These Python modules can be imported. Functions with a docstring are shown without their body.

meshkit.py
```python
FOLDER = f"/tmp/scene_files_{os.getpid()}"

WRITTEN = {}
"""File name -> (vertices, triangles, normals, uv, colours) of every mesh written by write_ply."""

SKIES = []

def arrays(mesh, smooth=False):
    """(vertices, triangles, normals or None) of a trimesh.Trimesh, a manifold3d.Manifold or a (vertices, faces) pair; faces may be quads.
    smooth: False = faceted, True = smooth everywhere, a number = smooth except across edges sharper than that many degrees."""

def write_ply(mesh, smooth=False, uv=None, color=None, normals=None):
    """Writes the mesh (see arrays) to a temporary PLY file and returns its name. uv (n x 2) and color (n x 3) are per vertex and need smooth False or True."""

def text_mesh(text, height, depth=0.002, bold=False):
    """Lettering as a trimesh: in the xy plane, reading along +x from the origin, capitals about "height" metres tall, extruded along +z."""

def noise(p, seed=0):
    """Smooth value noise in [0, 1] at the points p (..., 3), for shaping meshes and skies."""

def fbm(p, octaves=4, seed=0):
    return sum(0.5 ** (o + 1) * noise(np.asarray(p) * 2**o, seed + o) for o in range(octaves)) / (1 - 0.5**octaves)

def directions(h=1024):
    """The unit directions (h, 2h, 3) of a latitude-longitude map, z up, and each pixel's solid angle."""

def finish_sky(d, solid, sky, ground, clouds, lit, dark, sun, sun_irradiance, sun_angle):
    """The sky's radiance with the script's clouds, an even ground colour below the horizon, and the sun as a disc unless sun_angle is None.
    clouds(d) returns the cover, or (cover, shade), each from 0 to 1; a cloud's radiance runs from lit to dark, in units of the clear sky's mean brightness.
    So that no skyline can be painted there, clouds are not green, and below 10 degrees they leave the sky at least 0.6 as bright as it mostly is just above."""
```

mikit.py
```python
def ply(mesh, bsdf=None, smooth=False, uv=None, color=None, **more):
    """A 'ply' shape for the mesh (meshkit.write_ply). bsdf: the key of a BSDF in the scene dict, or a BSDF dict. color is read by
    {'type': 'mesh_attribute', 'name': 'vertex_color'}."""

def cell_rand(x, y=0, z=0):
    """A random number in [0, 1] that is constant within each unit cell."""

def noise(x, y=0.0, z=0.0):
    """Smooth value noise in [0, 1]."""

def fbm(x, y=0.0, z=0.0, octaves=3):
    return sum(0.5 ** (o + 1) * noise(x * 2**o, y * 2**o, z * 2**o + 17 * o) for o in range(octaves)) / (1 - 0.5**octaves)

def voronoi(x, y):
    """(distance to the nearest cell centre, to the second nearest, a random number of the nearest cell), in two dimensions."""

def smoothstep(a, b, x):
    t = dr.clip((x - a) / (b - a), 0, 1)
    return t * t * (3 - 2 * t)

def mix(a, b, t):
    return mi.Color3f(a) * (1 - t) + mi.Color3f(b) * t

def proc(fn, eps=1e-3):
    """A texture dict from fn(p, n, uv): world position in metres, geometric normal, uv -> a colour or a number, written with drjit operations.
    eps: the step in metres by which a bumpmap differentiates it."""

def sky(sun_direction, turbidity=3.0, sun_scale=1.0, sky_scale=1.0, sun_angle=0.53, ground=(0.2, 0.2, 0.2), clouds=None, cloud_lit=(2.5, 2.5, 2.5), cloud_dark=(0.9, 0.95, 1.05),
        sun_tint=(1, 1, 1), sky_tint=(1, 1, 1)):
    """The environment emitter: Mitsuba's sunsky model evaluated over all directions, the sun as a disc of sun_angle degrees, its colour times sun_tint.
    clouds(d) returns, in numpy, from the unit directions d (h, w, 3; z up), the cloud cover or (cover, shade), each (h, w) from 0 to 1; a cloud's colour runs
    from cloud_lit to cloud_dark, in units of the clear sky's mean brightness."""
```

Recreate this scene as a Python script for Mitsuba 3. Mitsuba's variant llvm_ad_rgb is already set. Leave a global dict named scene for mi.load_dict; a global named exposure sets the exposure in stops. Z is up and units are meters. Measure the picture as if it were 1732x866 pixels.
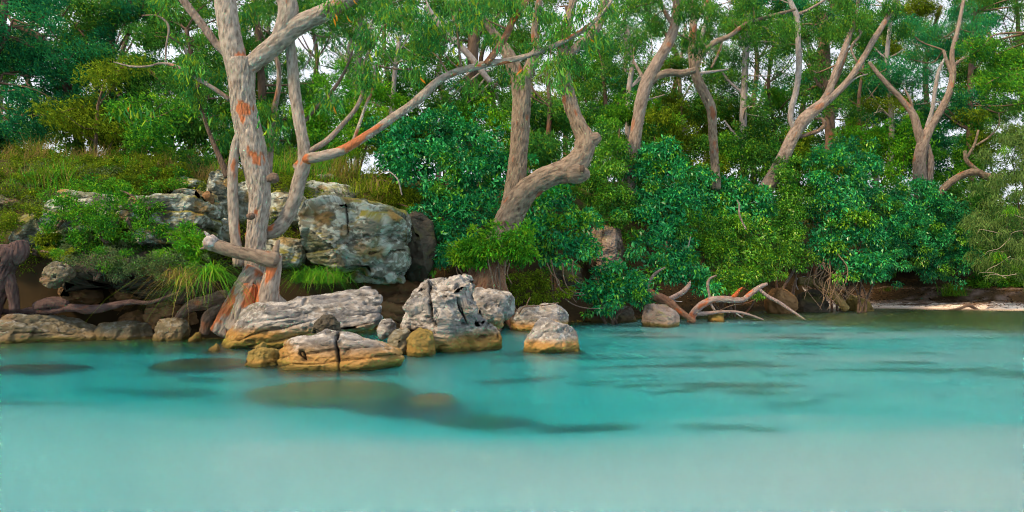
import math, random, numpy as np, trimesh, mitsuba as mi, mikit, meshkit
from scipy.interpolate import PchipInterpolator

scene, labels = {}, {}
rng = np.random.default_rng(7)
T = mi.ScalarTransform4f

# ---------------------------------------------------------------- camera, sky, exposure
F, CX, CY, EYE = 1359.0, 866.0, 433.0, 1.6
TILT = math.atan(22 / F)
scene['camera'] = {'type': 'perspective', 'fov': 2 * math.degrees(math.atan(866 / F)), 'fov_axis': 'x', 'near_clip': 0.1, 'far_clip': 600.0,
                   'to_world': T().look_at(origin=[0, 0, EYE], target=[0, math.cos(TILT), EYE + math.sin(TILT)], up=[0, 0, 1])}


def cloud(d):
    n = meshkit.fbm(d * [2.2, 2.2, 4.0], 4, 5)
    return np.ones(d.shape[:2]), np.clip((n - 0.35) * 1.6, 0, 1) * 0.55


scene['sky'] = mikit.sky((-0.62, -0.55, 0.80), turbidity=3, sun_scale=0.3, sun_angle=10, sun_tint=(1.2, 1.0, 0.78), clouds=cloud, cloud_lit=(1.3, 1.37, 1.5), cloud_dark=(0.6, 0.66, 0.77))
exposure = 3.2


def P(px, py, d):
    """The point at distance d (metres along y) that stands at this place in the picture's 1732 x 866 grid."""
    a, b = (np.asarray(px, float) - CX) / F, (CY - np.asarray(py, float)) / F
    v = np.stack(np.broadcast_arrays(a, math.cos(TILT) - b * math.sin(TILT), math.sin(TILT) + b * math.cos(TILT)), -1)
    return np.array([0, 0, EYE]) + v * (np.asarray(d, float) / v[..., 1])[..., None]


def W(px, py, z=0.0):
    v = P(px, py, 1.0) - np.array([0, 0, EYE])
    return np.array([0, 0, EYE]) + v * ((z - EYE) / v[..., 2])[..., None]


def unit(v):
    return v / np.maximum(np.linalg.norm(v, axis=-1, keepdims=True), 1e-9)


def sstep(a, b, x):
    t = np.clip((x - a) / (b - a), 0, 1)
    return t * t * (3 - 2 * t)


def lerp(a, b, t):
    return np.asarray(a) * (1 - t) + np.asarray(b) * t


# ---------------------------------------------------------------- materials
VC = {'type': 'mesh_attribute', 'name': 'vertex_color'}


def fine(p, n, uv):
    a = mikit.fbm(p.x * 18, p.y * 18, p.z * 24, octaves=3)
    b = mikit.noise(p.x * 6, p.y * 6, p.z * 9)
    b = 2 * b - 1
    return a * 0.7 - (1 - mikit.smoothstep(0.0, 0.10, b * b)) * 0.28


def bark_bump(p, n, uv):
    return mikit.fbm(p.x * 34, p.y * 34, p.z * 9, octaves=2)


scene['rock_surface'] = {'type': 'bumpmap', 'arbitrary': mikit.proc(fine, 4e-3), 'scale': 0.06,
                         'bsdf': {'type': 'principled', 'base_color': VC, 'roughness': 0.8, 'specular': 0.3}}
scene['bark_surface'] = {'type': 'bumpmap', 'arbitrary': mikit.proc(bark_bump, 3e-3), 'scale': 0.04,
                         'bsdf': {'type': 'principled', 'base_color': VC, 'roughness': 0.85, 'specular': 0.25}}
scene['soil_surface'] = {'type': 'principled', 'base_color': VC, 'roughness': 0.95, 'specular': 0.1}
scene['glossy_leaf'] = {'type': 'twosided', 'bsdf': {'type': 'principled', 'base_color': VC, 'roughness': 0.32, 'specular': 0.36}}
scene['thin_leaf'] = {'type': 'principledthin', 'base_color': VC, 'roughness': 0.5, 'diff_trans': 0.5}
scene['grass_blade'] = {'type': 'principledthin', 'base_color': VC, 'roughness': 0.5, 'diff_trans': 0.7}
scene['water_body'] = {'type': 'homogeneous', 'albedo': {'type': 'rgb', 'value': [0.03, 0.90, 0.90]}, 'sigma_t': {'type': 'rgb', 'value': [0.80, 0.13, 0.18]}, 'scale': 2.0}
scene['water_surface'] = {'type': 'roughdielectric', 'distribution': 'ggx', 'alpha': 0.07, 'int_ior': 1.333, 'ext_ior': 1.0}


# ---------------------------------------------------------------- writing entries
used = {}


def numbered(name):
    k = used.get(name, -1) + 1
    used[name] = k
    return name if k == 0 else f'{name}_{k:03d}'


def thing(name, label, cat, group=None):
    key = numbered(name)
    labels[key] = {'label': label, 'category': cat}
    if group:
        labels[key]['group'] = group
    return key


def put(key, mesh, bsdf, smooth=True):
    v, f, c = mesh
    if len(f):
        scene[key] = mikit.ply((v, f), bsdf, smooth=smooth, color=np.clip(c, 0, 1))
    return key


def part(parent, name, mesh, bsdf, smooth=True, kind=None, label=None):
    key = numbered(f'{parent}__{name}')
    put(key, mesh, bsdf, smooth)
    if kind or label:
        labels[key] = {k: v for k, v in (('kind', kind), ('label', label)) if v}
    return key


def join(meshes):
    vs, fs, cs, at = [], [], [], 0
    for v, f, c in meshes:
        vs.append(v), fs.append(np.asarray(f) + at), cs.append(c)
        at += len(v)
    return np.vstack(vs), np.vstack(fs), np.vstack(cs)


# ---------------------------------------------------------------- ground, seabed, water
SHORE = [(-400, 585), (0, 580), (160, 573), (310, 573), (400, 572), (480, 566), (600, 560), (680, 552), (870, 548), (1000, 543), (1090, 537), (1200, 530), (1350, 523), (1480, 522), (1732, 526), (2300, 530)]
_sp = np.array([W(a, b) for a, b in SHORE])
_o = np.argsort(_sp[:, 0])
_sp = _sp[_o]
PALE = [(-500, 662), (0, 668), (350, 688), (700, 718), (950, 738), (1300, 738), (1732, 742), (2500, 745)]
_pp = np.array([W(a, b) for a, b in PALE])
_pp = _pp[np.argsort(_pp[:, 0])]


def shore_y(x):
    return np.interp(x, _sp[:, 0], _sp[:, 1])


PROFILE = {
    'L': ([0, 1.5, 2.0, 2.7, 4.2, 6.5, 20, 200], [0, .12, 1.6, 2.5, 3.9, 4.75, 5.0, 6]),
    'M': ([0, .6, 1.1, 2.0, 3.5, 6, 20, 200], [0, .3, 1.1, 2.5, 3.7, 4.7, 5.0, 6]),
    'C': ([0, 1.6, 2.6, 4, 7, 10, 200], [0, .25, 1.0, 2.4, 4.3, 5.6, 6.5]),
    'R': ([0, 2.5, 3.3, 3.8, 6, 10, 16, 200], [0, .2, .28, .7, 1.0, 2.8, 5.2, 6.5]),
}


def bank_z(x, s):
    z = {k: np.interp(s, *v) for k, v in PROFILE.items()}
    a, b, c = sstep(-7.0, -5.5, x), sstep(1.5, 3.5, x), sstep(11.5, 14.5, x)
    return lerp(lerp(lerp(z['L'], z['M'], a), z['C'], b), z['R'], c)


def mud_reflection_width(x):  # brown bottom, widened at right to imitate the olive reflection along the shore
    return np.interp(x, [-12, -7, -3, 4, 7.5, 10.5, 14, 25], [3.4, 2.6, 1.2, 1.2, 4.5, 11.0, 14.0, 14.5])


def sea_z(x, y, s):
    yb = np.interp(x, _pp[:, 0], _pp[:, 1])
    n = meshkit.fbm(np.stack([x * 0.16, y * 0.9, y * 0], -1), 4, 3)
    n2 = meshkit.fbm(np.stack([x * 0.05, y * 0.25, y * 0], -1), 3, 8)
    right = sstep(-0.5, 3.2, x)
    deep = lerp(0.78, 0.26, right) + (n - 0.5) * lerp(0.30, 0.6, right)
    deep = np.maximum(deep, .09)
    pale = np.clip(0.11 - 0.045 * sstep(-2, 4, x) + 0.10 * sstep(-1, -6, x) + (n2 - 0.5) * 0.12, 0.05, 1)
    t = sstep(-1.7, 2.0 + 1.4 * right, y - yb + (n - .5) * 1.6 + (n2 - .5) * 1.2)
    d = lerp(pale, deep, t)
    near = np.maximum(sstep(-1.6, -0.1, s), .85 * sstep(-mud_reflection_width(x) * 1.1, -mud_reflection_width(x) * .5, s) * sstep(4, 9, x))
    return -lerp(d, 0.12, near * 0.95) * sstep(0.0, -0.25, s) - 0.02


def ground(x, y):
    x, y = np.asarray(x, float), np.asarray(y, float)
    s = y - shore_y(x)
    q = np.stack([x, y, x * 0], -1)
    bump = (meshkit.fbm(q * 0.9, 4, 1) - 0.5) * 0.5 * sstep(0.3, 2.5, s) * (1 - 0.75 * sstep(11.5, 14.5, x) * sstep(6, 3, s))
    return np.where(s > 0, bank_z(x, s) + bump, sea_z(x, y, s))


gx = np.concatenate([np.arange(-150, -45, 6), np.arange(-45, -14, 1.0), np.arange(-14, 23, 0.17), np.arange(23, 60, 1.2), np.arange(60, 156, 6)])
gy = np.concatenate([np.arange(-60, 0, 3), np.arange(0, 5, 0.5), np.arange(5, 38, 0.14), np.arange(38, 80, 1.2), np.arange(80, 220, 7)])
GX, GY = np.meshgrid(gx, gy)
GZ = ground(GX, GY)
S = GY - shore_y(GX)
gv = np.stack([GX, GY, GZ], -1).reshape(-1, 3)
ny_, nx_ = GX.shape
ii, jj = np.meshgrid(np.arange(ny_ - 1), np.arange(nx_ - 1), indexing='ij')
quad = np.stack([ii * nx_ + jj, ii * nx_ + jj + 1, (ii + 1) * nx_ + jj + 1, (ii + 1) * nx_ + jj], -1).reshape(-1, 4)
fs_ = S.reshape(-1)[quad].mean(1)
fx_ = gv[quad, 0].mean(1)


def sheet(mask, color):
    q = quad[mask]
    ids, inv = np.unique(q, return_inverse=True)
    q = inv.reshape(q.shape)
    return gv[ids], np.vstack([q[:, [0, 1, 2]], q[:, [0, 2, 3]]]), color(gv[ids], S.reshape(-1)[ids])


WEEDS = [(560, 640, 700, 672, .55), (690, 668, 860, 690, .5), (840, 690, 1020, 708, .32), (170, 644, 330, 648, .3), (1175, 612, 1255, 612, .5), (1180, 590, 1215, 590, .35), (840, 632, 935, 628, .28), (1050, 628, 1105, 630, .25), (1270, 548, 1345, 550, .5), (1065, 568, 1135, 568, .35), (990, 580, 1030, 578, .2), (1300, 720, 1180, 712, .2), (20, 614, 140, 614, .35), (290, 612, 400, 609, .35)]


def sea_color(v, s):
    n = meshkit.fbm(v * [0.35, 1.6, 0], 4, 11)[:, None]
    n2 = meshkit.fbm(v * [0.9, 2.0, 0], 4, 21)[:, None]
    sand = lerp([0.78, 0.72, 0.68], [0.66, 0.60, 0.57], n)
    x = v[:, 0]
    width = mud_reflection_width(x)
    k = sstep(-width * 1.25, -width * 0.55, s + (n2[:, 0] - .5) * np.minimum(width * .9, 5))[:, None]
    mud_and_reflection = lerp([0.13, 0.10, 0.015], [0.26, 0.19, 0.03], n2)  # brown bottom with the wooded shore's olive reflection painted into its colour
    weed = sstep(0.60, 0.70, n2) * sstep(7.5, 11, v[:, 1])[:, None] * 0.7
    for a0, b0, a1, b1, wd in WEEDS:
        A, B = W(a0, b0)[:2], W(a1, b1)[:2]
        e = B - A
        t = np.clip(((v[:, :2] - A) @ e) / (e @ e), 0, 1)
        dist = np.linalg.norm((v[:, :2] - A - t[:, None] * e) * [1, 1], axis=1) + (n2[:, 0] - .5) * wd * 2.2 + (n[:, 0] - .5) * wd
        weed = np.maximum(weed, sstep(wd, wd * .35, dist)[:, None] * (.92 if a0 < 860 else .6))
    return lerp(lerp(sand, [0.025, 0.045, 0.02], weed), mud_and_reflection, k)


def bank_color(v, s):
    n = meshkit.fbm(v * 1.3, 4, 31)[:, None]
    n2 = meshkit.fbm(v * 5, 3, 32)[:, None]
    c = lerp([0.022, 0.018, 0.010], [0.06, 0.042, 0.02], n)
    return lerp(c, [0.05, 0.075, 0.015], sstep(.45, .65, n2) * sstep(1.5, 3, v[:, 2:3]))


def beach_color(v, s):
    n = meshkit.fbm(v * [0.5, 2.2, 0], 4, 41)[:, None]
    n2 = meshkit.fbm(v * [1.6, 6, 0], 4, 42)[:, None]
    wet = sstep(0.7, 0.25, s)[:, None]
    c = lerp(lerp([0.66, 0.60, 0.54], [0.55, 0.49, 0.44], n), [0.30, 0.25, 0.2], wet)
    wrack = (sstep(.5, .56, n2) * sstep(1.2, 1.5, s)[:, None] * sstep(3.2, 2.5, s)[:, None])
    c = lerp(c, [0.10, 0.05, 0.03], wrack * 0.85)
    soil = sstep(2.3, 2.8, s + (n[:, 0] - .5) * 0.7)[:, None]
    return lerp(c, lerp([0.06, 0.04, 0.02], [0.17, 0.13, 0.11], sstep(.52, .64, n2)), soil)


on_beach = (fs_ > 0) & (fs_ < 4.4) & (fx_ > 12.6) & (fx_ < 60)
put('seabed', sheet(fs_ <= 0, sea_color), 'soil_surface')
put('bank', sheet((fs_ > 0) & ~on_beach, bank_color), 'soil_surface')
put('beach', sheet(on_beach, beach_color), 'soil_surface')
wb = trimesh.creation.box(extents=(290, 122, 4))
wb.apply_translation((0, 2, -2))
scene['water'] = mikit.ply(wb, 'water_surface', interior={'type': 'ref', 'id': 'water_body'})
for k in ('seabed', 'bank', 'beach', 'water'):
    labels[k] = {'kind': 'structure', 'label': {'seabed': 'sandy bottom of the shallow bay with darker weed patches', 'bank': 'dark earth of the wooded bank', 'beach': 'small pale sand beach at the right end of the bay',
                                                'water': 'smooth milky turquoise water of the bay'}[k]}


# ---------------------------------------------------------------- rocks
_ICO = {}


def ico(level):
    if level not in _ICO:
        m = trimesh.creation.icosphere(subdivisions=level)
        _ICO[level] = (np.array(m.vertices), np.array(m.faces))
    return _ICO[level]


def normals(v, f):
    n = np.zeros_like(v)
    fn = np.cross(v[f[:, 1]] - v[f[:, 0]], v[f[:, 2]] - v[f[:, 0]])
    for k in range(3):
        for a in range(3):
            n[:, a] += np.bincount(f[:, k], fn[:, a], len(v))
    return unit(n)


def ridge(p, octaves=4, seed=0):
    return sum(0.5 ** o * (1 - np.abs(2 * meshkit.noise(p * 2 ** o, seed + o) - 1)) for o in range(octaves)) / 2


def rock_mesh(outline, d, D, style='grey', level=5, n=3.0, cuts=14, strata=None, rough=0.05, sink=True, seed=0, cracks=(), tide=True, facet=34, low=0.2, warp=1.0, band=None, chip=.09):
    r = np.random.default_rng(seed + 100)
    o = P(*np.array(outline, float).T, d)
    xz = o[:, [0, 2]].copy()
    if sink:
        under = xz[:, 1] < 0.16
        xz[under, 1] = -0.45
    c = (xz.max(0) + xz.min(0)) / 2
    xz = c + (xz - c) * (1 - .55 * D / d)
    u, f = ico(level)
    ang = np.linspace(-np.pi, np.pi, 181)
    a0, b0 = xz - c, np.roll(xz, -1, 0) - c
    rad = np.zeros(181)
    dx, dz = np.cos(ang), np.sin(ang)
    for p0, p1 in zip(a0, b0):
        e = p1 - p0
        den = dx * e[1] - dz * e[0]
        den = np.where(np.abs(den) < 1e-9, 1e-9, den)
        t = (p0[0] * e[1] - p0[1] * e[0]) / den
        q = (p0[0] * dz - p0[1] * dx) / den
        rad = np.where((q >= -1e-6) & (q <= 1 + 1e-6) & (t > rad), t, rad)
    half = (xz.max(0) - xz.min(0)) / 2
    w = unit(u * np.array([half[0], D, half[1]]))      # spread the vertices evenly over a long rock
    w = unit(u * np.sqrt(np.array([half[0], D, half[1]])))
    rho = np.hypot(w[:, 0], w[:, 2])
    R = np.interp(np.arctan2(w[:, 2], w[:, 0]), ang, rad)
    # superellipsoid between the outline and the thickness
    aa = rho / np.maximum(R, 1e-6)
    bb = np.abs(w[:, 1]) / D
    s = (aa ** n + bb ** n) ** (-1 / n)
    v = np.stack([c[0] + w[:, 0] * s, d + w[:, 1] * s, c[1] + w[:, 2] * s], -1)
    cen = np.array([c[0], d, c[1]])
    size = float(min(half.min(), D))
    for _ in range(cuts):
        k = unit(np.array([r.normal() * 0.8, -abs(r.normal()) * 1.1 - 0.15, r.normal() * 0.7 + 0.25]))
        h = (v - cen) @ k
        lim = np.quantile(h, r.uniform(0.86, 0.985))
        v -= (np.maximum(h - lim, 0) * 0.9)[:, None] * k
    if facet:
        k = int(facet)
        pick = r.integers(0, len(v), k)
        nf = normals(v, f)
        pn = unit(nf[pick] + r.normal(size=(k, 3)) * .38)
        pc = v[pick]
        sc = np.array([1.0, 1.0, .8])
        near = np.argmin((((v[:, None] - pc[None]) * sc) ** 2).sum(-1), 1)
        v = v - np.clip(np.einsum('ij,ij->i', v - pc[near], pn[near]) * .75, -chip * size, chip * size)[:, None] * pn[near]
        v = trimesh.smoothing.filter_taubin(trimesh.Trimesh(v, f, process=False), iterations=2).vertices.copy()
    nn = normals(v, f)
    q = v + seed * 3.7
    disp = (meshkit.fbm(q * 1.4 / max(size, .25) ** .5, 4, seed) - 0.5) * size * low + (ridge(q * 3.0, 4, seed + 5) - 0.6) * rough * 1.6
    if strata:
        tilt, fr, amp = strata
        t = math.radians(tilt)
        wv = (meshkit.fbm(q * 1.1, 3, seed + 9) - .5) * 0.55
        h = (v[:, 2] * math.cos(t) - v[:, 0] * math.sin(t) + v[:, 1] * 0.18 + wv * warp) * fr
        fr_ = h - np.floor(h)
        lay = meshkit.noise(np.stack([np.floor(h), h * 0, h * 0 + seed], -1), 4)
        groove = np.exp(-((np.minimum(fr_, 1 - fr_)) / 0.12) ** 2)
        disp += amp * ((lay - 0.5) * 1.3 - groove * (0.35 + 0.9 * meshkit.noise(q * 2.2, seed + 12)) + (fr_ - .5) * 0.7)
    disp += (ridge(q * [8, 8, 13], 3, seed + 40) - .62) * rough * .7
    pit = meshkit.noise(q * 7.5, seed + 20)
    disp -= sstep(.68, .9, pit) * rough * 0.9
    crackw = np.zeros(len(v))
    for (ax, az), (bx, bz), wd in cracks:
        A, B = P(ax, az, d)[[0, 2]], P(bx, bz, d)[[0, 2]]
        e = B - A
        tt = np.clip(((v[:, [0, 2]] - A) @ e) / (e @ e), 0, 1)
        wob = (meshkit.noise(q * 4, seed + 30) - .5) * 0.10
        dist = np.linalg.norm(v[:, [0, 2]] - A - tt[:, None] * e, axis=1) + wob * 0
        dist = np.abs(dist + wob)
        crackw = np.maximum(crackw, np.exp(-(dist / wd) ** 2) * (v[:, 1] < d + 0.1))
    v = v + nn * disp[:, None] - nn * (crackw * 0.10)[:, None]
    n2 = normals(v, f)
    return v, f, rock_color(v, n2, disp, style, seed, tide, crackw, band)


def rock_color(v, n, disp, style, seed, tide, crackw, band=None):
    q = v + seed * 1.9
    big, mid, small = (meshkit.fbm(q * k, 4, seed + i)[:, None] for i, k in ((1, 1.3), (2, 4.0), (3, 14.0)))
    up = np.clip(n[:, 2:3], 0, 1)
    if style == 'grey':
        c = lerp([0.15, 0.145, 0.13], [0.40, 0.39, 0.37], sstep(.3, .68, mid))
        c = lerp(c, [0.36, 0.31, 0.25], sstep(.5, .7, big) * .4)
        c = lerp(c, [0.58, 0.60, 0.58], sstep(.52, .62, small) * 0.55 * sstep(.0, .5, up + .2))
        c = lerp(c, [0.09, 0.10, 0.115], sstep(.50, .62, meshkit.fbm(q * [2.5, 2.5, 5], 4, seed + 14)[:, None]) * 0.6)
    elif style == 'lichen':
        c = lerp([0.16, 0.17, 0.13], [0.30, 0.31, 0.25], mid)
        c = lerp(c, [0.52, 0.61, 0.55], sstep(.47, .54, .5 * mid + .5 * small) * .9)
        c = lerp(c, [0.06, 0.07, 0.05], sstep(.54, .62, meshkit.fbm(q * [3.0, 3.0, 2.0], 4, seed + 6)[:, None]) * .85)
        c = lerp(c, [0.24, 0.23, 0.02], sstep(.46, .60, big) * sstep(.2, .7, up) * .9)
        c = lerp(c, [0.10, 0.13, 0.04], sstep(.52, .66, meshkit.fbm(q * [1.6, 1.6, .8], 3, seed + 18)[:, None]) * .6)
        c = lerp(c, [0.32, 0.20, 0.05], sstep(.6, .7, meshkit.fbm(q * 2.1, 3, seed + 8)[:, None]) * .6)
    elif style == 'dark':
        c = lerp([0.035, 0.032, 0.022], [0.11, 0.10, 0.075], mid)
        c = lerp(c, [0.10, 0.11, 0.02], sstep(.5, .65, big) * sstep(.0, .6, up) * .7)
    elif style == 'brown':
        c = lerp([0.14, 0.075, 0.03], [0.36, 0.22, 0.10], mid)
        c = lerp(c, [0.06, 0.05, 0.03], sstep(.52, .66, big) * .6)
    elif style == 'yellow':
        c = lerp([0.12, 0.09, 0.02], [0.36, 0.26, 0.07], mid)
        c = lerp(c, [0.10, 0.09, 0.03], sstep(.5, .66, small) * .5)
    elif style == 'ledge':
        c = lerp([0.07, 0.065, 0.04], [0.22, 0.20, 0.13], mid)
        c = lerp(c, [0.25, 0.12, 0.05], sstep(.55, .7, big) * .6)
        c = lerp(c, [0.30, 0.33, 0.32], sstep(.5, .6, small) * sstep(.3, .9, up) * .5)
    elif style == 'pink':
        c = lerp([0.20, 0.15, 0.12], [0.42, 0.35, 0.31], mid)
        c = lerp(c, [0.18, 0.19, 0.03], sstep(.4, .6, big) * sstep(.2, .8, up))
    if tide:
        k = band or min(1.0, max(v[:, 2].max(), .15) / 1.15)
        z = v[:, 2:3] / k + (big - .5) * 0.35
        c = lerp(c, lerp([0.30, 0.17, 0.025], [0.50, 0.27, 0.07], mid), sstep(.52, .22, z) * (0.9 if style == 'grey' else 0.5 if style == 'yellow' else 0.15))
        c = lerp(c, lerp([0.13, 0.12, 0.02], [0.26, 0.22, 0.03], mid), sstep(.20, .04, z) * .8)
        c = c * lerp(1, .42, sstep(.085, .03, v[:, 2:3]))
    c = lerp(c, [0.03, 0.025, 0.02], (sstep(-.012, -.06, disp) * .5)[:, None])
    return .82 * lerp(c, [0.015, 0.012, 0.01], np.clip(crackw * 1.2, 0, 1)[:, None])


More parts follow.
